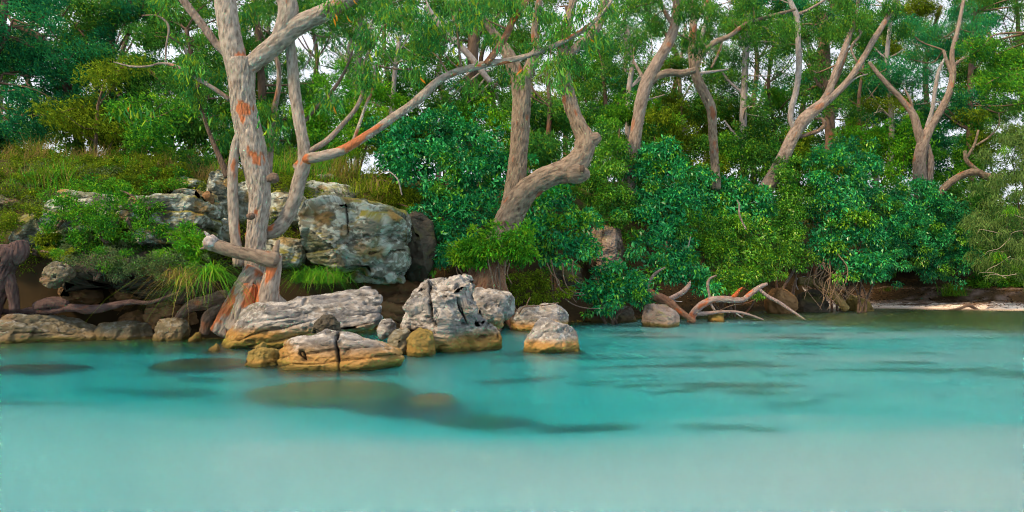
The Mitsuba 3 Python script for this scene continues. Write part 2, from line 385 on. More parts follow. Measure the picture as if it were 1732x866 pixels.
ROCKS = [
    # name, label, outline, distance, half thickness, style, options
    ('rock_slab', 'large tilted grey rock slab with eroded layers, lying in front of the gum tree trunk', [(352, 577), (358, 545), (366, 522), (390, 517), (440, 513), (475, 510), (510, 502), (560, 495), (600, 485), (630, 479), (643, 492), (645, 515), (650, 530), (648, 545), (630, 553), (600, 561), (555, 568), (520, 575), (470, 582), (430, 584), (400, 588), (365, 588)], 17.0, 0.9, 'grey', dict(level=6, strata=(13, 4.6, 0.06), cuts=4, rough=.06, n=3.0, facet=0, warp=.45)),
    ('rock_slab', 'low cracked grey slab with orange waterline, nearest rock in the water', [(456, 592), (470, 580), (520, 564), (545, 553), (575, 557), (610, 568), (640, 576), (660, 583), (676, 590), (683, 600), (672, 608), (640, 612), (615, 614), (580, 621), (540, 627), (500, 629), (462, 627)], 13.3, 0.65, 'grey', dict(level=6, strata=(6, 5.5, 0.035), cuts=8, rough=.05, n=3.2, facet=0, warp=.4, band=.95, cracks=[((573, 557), (588, 622), .022), ((522, 592), (540, 618), .013)])),
    ('rock', 'low yellow rock against the left end of the cracked slab', [(412, 610), (420, 597), (445, 590), (465, 592), (472, 610), (468, 626), (440, 627), (415, 622)], 13.5, 0.45, 'yellow', {}),
    ('rock', 'small dark brown rock perched between the grey slab and the cracked slab', [(527, 562), (533, 548), (545, 533), (560, 535), (572, 548), (574, 560), (550, 566)], 14.4, 0.25, 'dark', dict(sink=False, tide=False, cuts=6)),
    ('rock', 'tall jagged grey rock standing in the water at the middle of the group', [(680, 552), (685, 530), (695, 500), (706, 474), (722, 465), (743, 463), (753, 478), (766, 456), (781, 446), (794, 455), (800, 482), (797, 500), (805, 510), (808, 530), (818, 545), (838, 555), (848, 572), (845, 585), (820, 590), (790, 594), (740, 598), (700, 598), (680, 590)], 16.1, 0.7, 'grey', dict(level=6, cuts=3, rough=.09, n=2.2, facet=34, low=.10, chip=.18, cracks=[((728, 470), (740, 560), .02), ((772, 490), (798, 560), .016), ((690, 560), (760, 545), .015)])),
    ('rock', 'small dark boulder left of the yellow one at the foot of the jagged rock', [(657, 580), (660, 560), (672, 553), (690, 556), (697, 575), (692, 593), (665, 592)], 15.4, 0.4, 'ledge', dict(level=4)),
    ('rock', 'small rounded yellow boulder at the left foot of the jagged rock', [(688, 580), (694, 560), (710, 553), (726, 556), (734, 570), (732, 590), (720, 598), (696, 597)], 15.0, 0.42, 'yellow', dict(level=4, n=3)),
    ('rock', 'brown grey boulder right behind the jagged rock under the twisted tree', [(797, 492), (810, 484), (835, 492), (862, 497), (872, 512), (868, 530), (855, 545), (845, 555), (832, 553), (820, 540), (800, 522)], 18.6, 0.7, 'grey', dict(cuts=18)),
    ('rock', 'flat grey boulder with a rusty spot behind the lone rock in the water', [(866, 540), (880, 522), (910, 517), (945, 513), (953, 511), (960, 522), (968, 542), (945, 550), (900, 553), (868, 553)], 21.2, 0.8, 'grey', dict(cuts=16)),
    ('rock', 'lone rounded boulder in the turquoise water, yellow at its foot', [(885, 588), (892, 568), (905, 549), (923, 539), (945, 546), (965, 552), (975, 565), (986, 581), (996, 596), (960, 600), (920, 599), (890, 595)], 15.9, 0.55, 'grey', dict(cuts=5, n=2.1, facet=16, low=.1, level=6)),
    ('rock', 'pale rock beside the thick end of the red fallen branch', [(1088, 542), (1090, 522), (1100, 514), (1125, 517), (1145, 533), (1157, 548), (1140, 552), (1110, 550)], 22.8, 0.6, 'pink', dict(cuts=16)),
    ('rock', 'small yellow rock under the forked fallen branch', [(1190, 543), (1205, 529), (1222, 527), (1230, 535), (1226, 545)], 24.6, 0.4, 'yellow', dict(level=4)),
    ('rock', 'rusty brown boulder behind the tip of the forked branch', [(1298, 505), (1310, 488), (1330, 490), (1345, 503), (1345, 522), (1303, 524)], 29.2, 0.7, 'brown', dict(level=4, tide=False)),
    ('rock', 'dark boulder under the mossy log', [(1348, 518), (1355, 499), (1375, 490), (1395, 497), (1402, 522), (1350, 524)], 30.4, 0.8, 'dark', dict(level=4, tide=False)),
    ('rock', 'olive boulder at the left end of the beach', [(1430, 522), (1436, 503), (1448, 497), (1464, 503), (1482, 521), (1460, 524)], 31, 0.7, 'yellow', dict(level=4, tide=False)),
    ('rock', 'low brown boulder in the shade below the shrub left of the pale rock', [(985, 540), (995, 517), (1030, 512), (1065, 520), (1090, 540), (1040, 547)], 24.4, 0.7, 'dark', dict(level=4)),
    ('rock_ledge', 'long flat olive rock ledge at the left edge of the water', [(-60, 590), (-50, 545), (0, 533), (40, 531), (90, 536), (125, 545), (160, 557), (162, 572), (120, 577), (60, 584)], 18.2, 0.9, 'ledge', dict(strata=(-6, 4, .03), cuts=10)),
    ('rock_ledge', 'second flat rock ledge, right of the long one at the left edge', [(155, 568), (165, 550), (210, 545), (248, 549), (262, 562), (258, 573), (200, 578)], 18.7, 0.7, 'ledge', dict(cuts=12)),
    ('rock_ledge', 'brown layered rock shelf in the shade above the second ledge', [(180, 560), (190, 532), (230, 526), (275, 532), (290, 550), (280, 565), (200, 566)], 19.7, 0.7, 'brown', dict(tide=False, strata=(0, 6, .04))),
    ('rock', 'squat olive boulder between the ledges and the tree roots', [(255, 567), (263, 545), (285, 537), (308, 543), (316, 558), (302, 572), (262, 575)], 18.3, 0.5, 'ledge', dict(level=4, cuts=16)),
    ('rock', 'pebble sized yellow rock left of the tilted slab', [(318, 570), (322, 560), (330, 557), (337, 562), (336, 571)], 17.8, 0.18, 'yellow', dict(level=3)),
    ('rock', 'low yellow rock in the water under the left end of the tilted slab', [(322, 592), (335, 583), (360, 578), (385, 585), (402, 592), (390, 598), (340, 597)], 15.8, 0.4, 'yellow', dict(level=4)),
    ('rock', 'low yellow rock in the shade below the middle of the tilted slab', [(395, 595), (410, 582), (440, 578), (470, 585), (476, 597), (430, 601)], 15.7, 0.4, 'yellow', dict(level=4)),
    ('rock', 'small grey rock wedged between the tilted slab and the jagged rock', [(638, 560), (645, 543), (660, 538), (668, 548), (666, 568), (645, 572)], 16.4, 0.35, 'grey', dict(level=4)),
    ('lichen_boulder', 'big square boulder covered in pale lichen, right of the gum trees', [(525, 405), (524, 368), (533, 345), (560, 341), (600, 344), (640, 349), (680, 360), (692, 382), (692, 425), (688, 458), (676, 472), (660, 474), (648, 463), (600, 458), (575, 454), (540, 444), (526, 430)], 20.5, 1.2, 'lichen', dict(level=6, n=8, cuts=2, facet=16, low=.10, sink=False, tide=False, strata=(4, 1.3, .07), chip=.12, cracks=[((598, 345), (604, 400), .014), ((640, 430), (690, 424), .012)])),
    ('boulder', 'dark mossy boulder in the shade right of the big lichen boulder', [(680, 380), (690, 358), (712, 360), (735, 380), (738, 440), (725, 475), (690, 478), (680, 430)], 21.6, 1.0, 'dark', dict(sink=False, tide=False)),
    ('boulder', 'thin grey slab wedged below the big lichen boulder', [(572, 462), (600, 456), (650, 460), (692, 458), (690, 474), (650, 480), (600, 476)], 20.6, 0.9, 'lichen', dict(level=4, sink=False, tide=False)),
    ('boulder', 'brown layered rock shelf at the water behind the jagged rock', [(540, 500), (560, 478), (640, 470), (700, 474), (740, 482), (745, 560), (600, 566), (545, 560)], 21.7, 1.0, 'brown', dict(tide=False, strata=(2, 3.2, .10), n=4)),
    ('boulder', 'broad lichen covered boulder behind the curved gum stem', [(435, 350), (445, 326), (470, 318), (510, 326), (527, 348), (526, 385), (508, 402), (470, 408), (446, 400)], 21.2, 0.9, 'lichen', dict(sink=False, tide=False, n=3.5)),
    ('boulder', 'small lichen boulder below the broad one, right of the broken limb', [(446, 425), (452, 408), (480, 402), (508, 405), (514, 430), (507, 450), (470, 457), (450, 450)], 20.0, 0.6, 'lichen', dict(level=5, sink=False, tide=False, n=4)),
    ('boulder', 'upright pale boulder left of the gum trunks', [(356, 318), (362, 293), (374, 286), (389, 300), (394, 340), (388, 372), (362, 374), (356, 345)], 20.4, 0.6, 'lichen', dict(sink=False, tide=False, n=3.5)),
    ('boulder', 'grey boulder seen between the gum stems', [(384, 330), (395, 300), (420, 292), (445, 305), (450, 350), (440, 400), (395, 405), (384, 370)], 21.4, 0.6, 'lichen', dict(level=4, sink=False, tide=False, n=3.5)),
    ('boulder', 'small mossy boulder below the upright pale one', [(357, 395), (362, 374), (380, 370), (395, 378), (396, 405), (375, 414), (360, 408)], 20.2, 0.45, 'lichen', dict(level=4, sink=False, tide=False)),
    ('boulder', 'long flat lichen slab on top of the bank behind the curved gum stem', [(466, 325), (490, 311), (540, 308), (585, 312), (606, 320), (604, 340), (560, 347), (480, 345)], 23.0, 0.9, 'lichen', dict(sink=False, tide=False, n=4)),
    ('boulder', 'small lichen stone behind the flat slab on the bank', [(525, 310), (535, 297), (560, 295), (577, 303), (576, 312), (540, 316)], 24.0, 0.5, 'lichen', dict(level=4, sink=False, tide=False)),
    ('boulder', 'pale lichen rock face between the bank shrubs and the gum trunks', [(215, 405), (222, 345), (255, 332), (290, 328), (320, 320), (350, 325), (362, 345), (354, 400), (320, 420), (250, 422)], 19.55, 0.9, 'lichen', dict(level=6, sink=False, tide=False, n=7, cuts=4, low=.12, facet=20, strata=(3, 2.2, .08))),
    ('boulder', 'small rust coloured stone left of the upright boulder', [(339, 340), (343, 326), (352, 322), (359, 330), (358, 347), (347, 352)], 19.7, 0.2, 'brown', dict(level=3, sink=False, tide=False)),
    ('boulder', 'pale flat rock showing through grass at the top of the left bank', [(108, 316), (120, 298), (150, 295), (180, 300), (186, 314), (150, 321)], 22.0, 0.6, 'lichen', dict(level=4, sink=False, tide=False)),
    ('boulder', 'pale boulder among the shrubs low on the left bank', [(20, 405), (28, 368), (50, 360), (72, 370), (78, 395), (70, 415), (35, 418)], 19.3, 0.6, 'lichen', dict(level=4, sink=False, tide=False)),
    ('boulder', 'grey boulder showing in the middle of the bank shrubs', [(62, 385), (70, 338), (120, 326), (190, 332), (222, 345), (218, 385), (150, 400), (80, 398)], 19.6, 0.8, 'lichen', dict(level=5, sink=False, tide=False, n=6, cuts=4, strata=(2, 2.5, .08))),
    ('boulder', 'grey stone at the left edge halfway up the bank', [(-30, 360), (-20, 335), (5, 330), (28, 340), (30, 355), (0, 365)], 20.0, 0.6, 'ledge', dict(level=4, sink=False, tide=False)),
    ('boulder', 'low lichen rock in the grass left of the upright boulder', [(270, 320), (282, 303), (310, 298), (335, 305), (340, 318), (300, 325)], 22.0, 0.6, 'lichen', dict(level=4, sink=False, tide=False)),
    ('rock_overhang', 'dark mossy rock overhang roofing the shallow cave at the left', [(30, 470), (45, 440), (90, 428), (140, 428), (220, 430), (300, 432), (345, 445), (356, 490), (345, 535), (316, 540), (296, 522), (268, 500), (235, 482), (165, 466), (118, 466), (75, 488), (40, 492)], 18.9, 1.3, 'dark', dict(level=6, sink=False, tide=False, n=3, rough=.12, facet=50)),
    ('boulder', 'pitted pale rock knob at the lip of the cave', [(72, 482), (76, 455), (95, 444), (115, 448), (120, 464), (105, 478), (88, 486)], 17.6, 0.35, 'ledge', dict(level=4, sink=False, tide=False, rough=.1)),
    ('rock', 'orange brown block inside the cave', [(100, 518), (108, 487), (130, 479), (157, 488), (165, 505), (150, 519)], 19.1, 0.5, 'brown', dict(level=4, sink=False, tide=False, n=4)),
    ('rock', 'dark brown layered block at the back of the cave', [(60, 520), (66, 485), (110, 474), (180, 472), (235, 486), (250, 520), (150, 530)], 20.2, 0.5, 'brown', dict(level=5, sink=False, tide=False, n=5, strata=(0, 5, .07))),
    ('rock', 'low brown slab under the right end of the cave', [(235, 535), (245, 510), (290, 505), (322, 520), (330, 548), (280, 560)], 19.2, 0.5, 'brown', dict(level=4, sink=False, tide=False, n=4, strata=(3, 6, .05))),
    ('rock', 'stack of thin brown rock layers inside the cave', [(185, 500), (200, 487), (225, 480), (255, 487), (258, 500), (220, 505)], 19.2, 0.5, 'brown', dict(level=4, sink=False, tide=False, strata=(0, 9, .05))),
    ('boulder', 'pinkish cliff block under moss between the shrubs at the middle of the bank', [(1000, 455), (1003, 400), (1008, 376), (1030, 370), (1052, 378), (1054, 420), (1048, 458), (1020, 468)], 26.2, 0.9, 'pink', dict(sink=False, tide=False, n=5, strata=(85, 2, .05))),
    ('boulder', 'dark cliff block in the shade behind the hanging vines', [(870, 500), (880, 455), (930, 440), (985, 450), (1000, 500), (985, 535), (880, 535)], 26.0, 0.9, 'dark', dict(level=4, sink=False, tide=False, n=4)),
    ('submerged_rock', 'yellowish rock under water in front of the cracked slab', [(430, 655), (445, 640), (500, 634), (580, 636), (650, 645), (690, 657), (640, 672), (480, 672)], 12.0, 0.35, 'yellow', dict(level=4, under=.2)),
    ('submerged_rock', 'dark brown rock just breaking the surface at the left edge', [(-20, 617), (10, 612), (60, 611), (120, 612), (150, 616), (110, 621), (20, 622)], 13.6, 0.3, 'dark', dict(level=4, under=.10)),
    ('submerged_rock', 'dark rock just breaking the surface left of the cracked slab', [(266, 611), (290, 602), (320, 601), (360, 608), (400, 616), (360, 621), (290, 618)], 13.9, 0.35, 'dark', dict(level=4, under=.10)),
    ('submerged_reef', 'dark reef under water running right from the cracked slab', [(600, 652), (660, 655), (720, 664), (780, 674), (765, 684), (700, 680), (630, 668)], 12, 0.4, 'dark', dict(level=4, under=.42)),
    ('submerged_reef', 'dark middle part of the reef under the turquoise water', [(740, 682), (820, 685), (880, 693), (920, 700), (905, 706), (840, 703), (760, 694)], 10.5, 0.35, 'dark', dict(level=4, under=.5)),
    ('submerged_reef', 'dark thin right hand end of the reef under the turquoise water', [(900, 704), (960, 705), (1025, 708), (1015, 713), (950, 713), (910, 711)], 10, 0.25, 'dark', dict(level=4, under=.5)),
    ('submerged_rock', 'small brown rock under water at the right end of the dark weed', [(688, 668), (710, 659), (745, 660), (778, 668), (750, 680), (710, 680)], 11.4, 0.25, 'brown', dict(level=4, under=.08)),
]


def blob_rock(outline, under, D, style, seed, level):
    """A low rock lying under the water: the outline is where it shows at the surface."""
    o = np.array([W(a, b) for a, b in outline])
    c, h = (o.max(0) + o.min(0)) / 2, (o.max(0) - o.min(0)) / 2
    u, f = ico(level)
    v = u * [h[0], max(h[1], .15), D]
    n = unit(v / np.array([h[0], max(h[1], .15), D]) ** 2)
    v = v + [c[0], c[1], -under - D] + n * ((meshkit.fbm(v * 2.2 + seed, 4, seed) - .5) * min(.45, D * .7))[:, None]
    v[:, 2] = np.minimum(v[:, 2], -under * .6)
    return v, f, rock_color(v, normals(v, f), v[:, 0] * 0, style, seed, False, v[:, 0] * 0)


for i, (name, label, outline, d, D, style, opt) in enumerate(ROCKS):
    if name in ('boulder', 'lichen_boulder') and outline[0][0] < 740 and d >= 20:
        d += 0.75
    if 'under' in opt:
        m = blob_rock(outline, opt['under'], D, style, 200 + i, opt.get('level', 4))
    else:
        m = rock_mesh(outline, d, D, style, seed=i, **opt)
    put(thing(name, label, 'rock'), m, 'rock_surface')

# ---------------------------------------------------------------- tubes: trunks, limbs, roots, twigs
PAL = {
    'gum': ([0.13, 0.105, 0.085], [0.46, 0.41, 0.355], [0.42, 0.11, 0.02]),
    'red': ([0.13, 0.055, 0.03], [0.34, 0.19, 0.12], [0.40, 0.09, 0.02]),
    'twisted': ([0.075, 0.055, 0.04], [0.33, 0.27, 0.21], [0.26, 0.09, 0.04]),
    'pink': ([0.12, 0.09, 0.07], [0.40, 0.33, 0.285], [0.33, 0.15, 0.085]),
    'pale': ([0.20, 0.19, 0.18], [0.44, 0.42, 0.42], [0.32, 0.22, 0.16]),
    'wet': ([0.045, 0.03, 0.03], [0.14, 0.095, 0.09], [0.17, 0.07, 0.04]),
    'dark': ([0.05, 0.04, 0.03], [0.18, 0.13, 0.10], [0.16, 0.07, 0.04]),
    'brown': ([0.07, 0.05, 0.035], [0.24, 0.175, 0.135], [0.24, 0.10, 0.05]),
    'moss': ([0.08, 0.07, 0.03], [0.26, 0.22, 0.10], [0.20, 0.18, 0.03]),
    'dead': ([0.18, 0.125, 0.105], [0.42, 0.34, 0.32], [0.45, 0.11, 0.02]),
}


def spine(p, r, step):
    p, r = np.asarray(p, float), np.asarray(r, float)
    t = np.concatenate([[0], np.cumsum(np.maximum(np.linalg.norm(np.diff(p, axis=0), axis=1), 1e-4))])
    if len(p) > 2:
        from scipy.interpolate import CubicSpline
        tang = np.gradient(p, t, axis=0)
        from scipy.interpolate import CubicHermiteSpline
        fp = CubicHermiteSpline(t, p, tang)
    else:
        fp = lambda x: np.stack([np.interp(x, t, p[:, k]) for k in range(3)], -1)
    m = max(3, int(t[-1] / step) + 1)
    x = np.linspace(0, t[-1], m)
    return fp(x), (PchipInterpolator(t, r)(x) if len(p) > 2 else np.interp(x, t, r)), x


def tube(p, r, pal='gum', step=0.05, sides=None, rough=0.08, patch=0.25, seed=0, lump=0.10, cap=True, hole=None):
    c, rad, s = spine(p, r, step)
    m = len(c)
    t = unit(np.gradient(c, axis=0))
    a = np.zeros_like(c)
    ref = np.array([0, 1.0, 0]) if abs(t[0, 1]) < .8 else np.array([1.0, 0, 0])
    a[0] = unit(np.cross(t[0], ref))
    for i in range(1, m):
        x = a[i - 1] - t[i] * (a[i - 1] @ t[i])
        a[i] = x / max(np.linalg.norm(x), 1e-9)
    b = np.cross(t, a)
    k = sides or int(np.clip(2 * np.pi * rad.max() / 0.026, 6, 96))
    th = np.arange(k) / k * 2 * np.pi
    dirs = np.cos(th)[None, :, None] * a[:, None] + np.sin(th)[None, :, None] * b[:, None]
    R = np.broadcast_to(rad[:, None], (m, k))
    q = np.stack([np.cos(th)[None] * R * 0 + np.cos(th)[None] * rad.mean(), np.sin(th)[None] * rad.mean() + R * 0, np.broadcast_to(s[:, None], (m, k))], -1) + seed * 5.3
    fis = ridge(q * [16, 16, 3.0], 3, seed)
    low = meshkit.fbm(q * [3, 3, 1.6], 3, seed + 7)
    fine_ = meshkit.fbm(q * [30, 30, 9], 3, seed + 3)
    dr_ = R * ((low - .5) * 2 * lump) + (fis - .6) * rough * np.minimum(R, .25) * 1.8
    v = c[:, None] + dirs * (R + dr_)[..., None]
    dk, lt, pc = PAL[pal]
    plate = ridge(q * [17, 17, 3.6], 2, seed + 21)
    dr_ = dr_ - np.minimum(R, .2) * rough * 1.3 * sstep(.86, .95, plate)
    col = lerp(dk, lt, sstep(.24, .72, fis * .35 + fine_ * .65)[..., None])
    col = lerp(col, np.array(dk) * .45, (sstep(.80, .90, plate) * .9)[..., None])
    col = col * lerp(.58, 1.0, meshkit.fbm(q * [1.5, 1.5, .8], 3, seed + 15))[..., None]
    pm = meshkit.fbm(q * [4, 4, 1.7], 4, seed + 11)
    col = lerp(col, np.array(pc) * (.6 + .8 * fine_[..., None]), (sstep(.74 - patch * .36, .79 - patch * .36, pm) * .8)[..., None])
    v, col = v.reshape(-1, 3), col.reshape(-1, 3)
    i, j = np.meshgrid(np.arange(m - 1), np.arange(k), indexing='ij')
    f = np.stack([i * k + j, i * k + (j + 1) % k, (i + 1) * k + (j + 1) % k, (i + 1) * k + j], -1).reshape(-1, 4)
    f = np.vstack([f[:, [0, 1, 2]], f[:, [0, 2, 3]]])
    if cap:
        e0, e1 = len(v), len(v) + 1
        v = np.vstack([v, c[0] - t[0] * rad[0] * .2, c[-1] + t[-1] * rad[-1] * .3])
        col = np.vstack([col, lerp(dk, lt, .4), lerp(dk, lt, .4)])
        jj = np.arange(k)
        f = np.vstack([f, np.stack([(jj + 1) % k, jj, jj * 0 + e0], 1), np.stack([(m - 1) * k + jj, (m - 1) * k + (jj + 1) % k, jj * 0 + e1], 1)])
    return v, f, col


def thin(p, r, col, step=0.15, sides=4):
    """A plain thin twig."""
    c, rad, s = spine(p, r, step)
    t = unit(np.gradient(c, axis=0))
    a = unit(np.cross(t, np.array([0.31, 0.9, 0.29])))
    b = np.cross(t, a)
    th = np.arange(sides) / sides * 2 * np.pi
    v = c[:, None] + rad[:, None, None] * (np.cos(th)[None, :, None] * a[:, None] + np.sin(th)[None, :, None] * b[:, None])
    m, k = len(c), sides
    i, j = np.meshgrid(np.arange(m - 1), np.arange(k), indexing='ij')
    f = np.stack([i * k + j, i * k + (j + 1) % k, (i + 1) * k + (j + 1) % k, (i + 1) * k + j], -1).reshape(-1, 4)
    f = np.vstack([f[:, [0, 1, 2]], f[:, [0, 2, 3]]])
    return v.reshape(-1, 3), f, np.tile(np.asarray(col), (m * k, 1)) * np.repeat(0.8 + 0.4 * meshkit.noise(c * 9), k)[:, None]


def bone(pts, d):
    """Pixel polyline (px, py, width in px[, distance]) -> points and radii."""
    p, r = [], []
    for q in pts:
        dd = q[3] if len(q) > 3 else d
        p.append(P(q[0], q[1], dd))
        r.append(q[2] * .415 * dd / F)
    return np.array(p), np.array(r)


# ---------------------------------------------------------------- leaves
LEAF = {
    'glossy': ([0.020, 0.298, 0.104], [0.049, 0.414, 0.116], [0.143, 0.459, 0.040], [0.011, 0.153, 0.055]),
    'lime': ([0.140, 0.459, 0.025], [0.246, 0.459, 0.025], [0.082, 0.387, 0.033], [0.048, 0.232, 0.025]),
    'green': ([0.082, 0.309, 0.025], [0.146, 0.387, 0.030], [0.246, 0.447, 0.021], [0.025, 0.154, 0.025]),
    'olive': ([0.156, 0.255, 0.017], [0.212, 0.309, 0.021], [0.286, 0.387, 0.021], [0.074, 0.140, 0.013]),
    'gum': ([0.082, 0.309, 0.062], [0.132, 0.340, 0.046], [0.263, 0.401, 0.030], [0.033, 0.186, 0.049]),
    'forest': ([0.057, 0.224, 0.037], [0.099, 0.277, 0.037], [0.212, 0.355, 0.025], [0.025, 0.123, 0.025]),
    'teal': ([0.022, 0.224, 0.086], [0.038, 0.269, 0.081], [0.088, 0.314, 0.057], [0.014, 0.128, 0.052]),
    'feather': ([0.121, 0.240, 0.063], [0.164, 0.285, 0.081], [0.197, 0.300, 0.092], [0.065, 0.165, 0.040]),
    'moss': ([0.285, 0.374, 0.023], [0.394, 0.459, 0.034], [0.219, 0.360, 0.023], [0.153, 0.210, 0.023]),
    'heath': ([0.153, 0.240, 0.102], [0.207, 0.269, 0.127], [0.132, 0.240, 0.052], [0.077, 0.150, 0.046]),
}


def leaf_quads(p, d, n, L, Wd, col, fold=.22, droop=.18):
    s = unit(np.cross(d, n))
    n = np.cross(s, d)
    L, Wd = L[:, None], Wd[:, None]
    v = np.stack([p, p + d * L * .42 + s * Wd * .5 + n * Wd * fold, p + d * L - n * L * droop, p + d * L * .42 - s * Wd * .5 + n * Wd * fold], 1).reshape(-1, 3)
    i = np.arange(len(p)) * 4
    f = np.vstack([np.stack([i, i + 1, i + 2], 1), np.stack([i, i + 2, i + 3], 1)])
    return v, f, np.repeat(col, 4, 0)


def colors(pal, k, cl, r, light=0.12):
    """Leaf colours: cl is each clump's own tone (0..1), the rest varies leaf by leaf."""
    a, b, c, e = (np.array(x) for x in LEAF[pal])
    t = np.clip(cl + r.normal(0, .22, k), 0, 1)[:, None]
    col = np.where(t < .5, lerp(e, a, t * 2), lerp(a, b, t * 2 - 1))
    young = r.random(k)[:, None] < light
    return np.where(young, c * r.uniform(.8, 1.25, (k, 1)), col * r.uniform(.8, 1.2, (k, 1)))


def leaves_at(cen, rad, cnt, L, Wd, pal, style='rosette', r=None, squash=(1, 1, .8), light=.12, out=None):
    """cnt leaves in each clump (centre, radius)."""
    r = r or rng
    cnt = np.asarray(cnt, int)
    idx = np.repeat(np.arange(len(cen)), cnt)
    k = len(idx)
    u = unit(r.normal(size=(k, 3)))
    pos = cen[idx] + u * (rad[idx] * r.random(k) ** .45)[:, None] * np.array(squash)
    rnd = r.normal(size=(k, 3))
    if style == 'rosette':
        o = u if out is None else unit(u * .7 + out[idx] * .8)
        d = unit(o * .8 + rnd * .55 + [0, 0, -.12])
        n = unit(o * .35 + rnd * .35 + [0, 0, .9])
    elif style == 'hang':
        d = unit(rnd * [.5, .5, .25] + [0, 0, -1.0])
        n = unit(rnd[:, ::-1] * [1, 1, .2])
    elif style == 'flat':
        d = unit(rnd * [1, 1, .25])
        n = unit(rnd[:, ::-1] * .35 + [0, 0, 1])
    else:
        d, n = unit(rnd), unit(rnd[:, ::-1] + [0, 0, .6])
    tone = r.random(len(cen))
    size = r.uniform(.65, 1.2, k)
    return leaf_quads(pos, d, n, L * size, Wd * size * r.uniform(.8, 1.15, k), colors(pal, k, tone[idx], r, light))


def clumps_on(lumps, clump_r, r, fill=1.0, front=0.0):
    """Clump centres on the outside of a union of ellipsoid lumps (x, y, z, rx, ry, rz), with outward directions."""
    cs, os_ = [], []
    lumps = np.asarray(lumps, float)
    for i, l in enumerate(lumps):
        area = 4 * np.pi * ((l[3] * l[4]) ** 1.6 / 3 + (l[3] * l[5]) ** 1.6 / 3 + (l[4] * l[5]) ** 1.6 / 3) ** (1 / 1.6)
        m = max(4, int(fill * area / (np.pi * clump_r ** 2)))
        u = unit(r.normal(size=(m, 3)))
        u = u[(u[:, 1] < .45) | (r.random(m) < .35)]
        p = l[:3] + u * l[3:] * r.uniform(.72, 1.16, (len(u), 1))
        keep = np.ones(len(p), bool)
        for j, o in enumerate(lumps):
            if j != i:
                keep &= (((p - o[:3]) / o[3:]) ** 2).sum(1) > .62
        cs.append(p[keep]), os_.append(unit(u[keep] / l[3:]))
    return np.vstack(cs), np.vstack(os_)


def bush(name, label, lumps, pal='glossy', L=.16, Wd=.075, clump=.34, cover=2.1, cat='shrub', stems=4, base=None, surface='glossy_leaf', light=.12, style='rosette', seed=0, group=None, inner=.5, stem_pal='brown', depth=.8, short=False, mixed=.2, alt='green'):
    """lumps: (px, py, radius px, distance[, height ratio])."""
    r = np.random.default_rng(1000 + seed)
    ls = []
    for q in lumps:
        c, k = P(q[0], q[1], q[3]), q[2] * q[3] / F
        ls.append([*c, k, k * depth, k * (q[4] if len(q) > 4 else 1.0)])
    ls = np.array(ls)
    key = thing(name, label, cat, group)
    cen, out = clumps_on(ls, clump, r, fill=1.05)
    per = max(6, cover * np.pi * clump ** 2 / (L * Wd * .5))
    rad = clump * r.uniform(.65, 1.25, len(cen))
    cnt = (per * (rad / clump) ** 2 * r.uniform(.6, 1.2, len(cen))).astype(int)
    spr = r.random(len(cen)) < .30                    # sprigs that stand out of the mass
    cen = cen + np.where(spr, r.uniform(.1, .42, len(cen)), r.uniform(-.28, .04, len(cen)))[:, None] * out * (clump / .34)
    rad = np.where(spr, rad * .62, rad)
    cnt = np.where(spr, cnt * .5, cnt).astype(int) + 1
    pale = r.random(len(cen)) < mixed
    ms = [leaves_at(cen[k], rad[k], cnt[k], L, Wd, q, style, r, (1, .8, .7), light, out[k]) for k, q in ((~pale, pal), (pale, alt)) if k.any()]
    if inner:
        ic = ls[:, :3].repeat(6, 0) + r.normal(size=(len(ls) * 6, 3)) * ls[:, 3:].repeat(6, 0) * .35
        ir = ls[:, 3].repeat(6) * .5
        ms.append(leaves_at(ic, ir, (inner * np.pi * ir ** 2 / (L * Wd * .5)).astype(int), L * 1.2, Wd * 1.2, pal, 'any', r, (1, 1, 1), .02))
    part(key, 'foliage', join(ms), surface, False, 'stuff')
    low = ls[np.argsort(ls[:, 2])[:max(stems, 1)]]
    b = P(*base) if base else np.array([ls[:, 0].mean(), ls[:, 1].mean() + .3, 0])
    for i in range(stems):
        l = ls[r.integers(len(ls))]
        q = b + [r.normal() * .15, r.normal() * .15, 0]
        q[2] = ground(q[0], q[1]) - .1
        if short:
            q = l[:3] + [0, l[4] * .4, -l[5] * 1.05]
        tip = l[:3] + r.normal(size=3) * l[3:] * .3
        mid = lerp(q, tip, .5) + r.normal(size=3) * .18
        part(key, 'stem', tube([q, mid, tip], [.05, .035, .015], stem_pal, .12, 6, seed=seed + i), 'bark_surface')
    return key


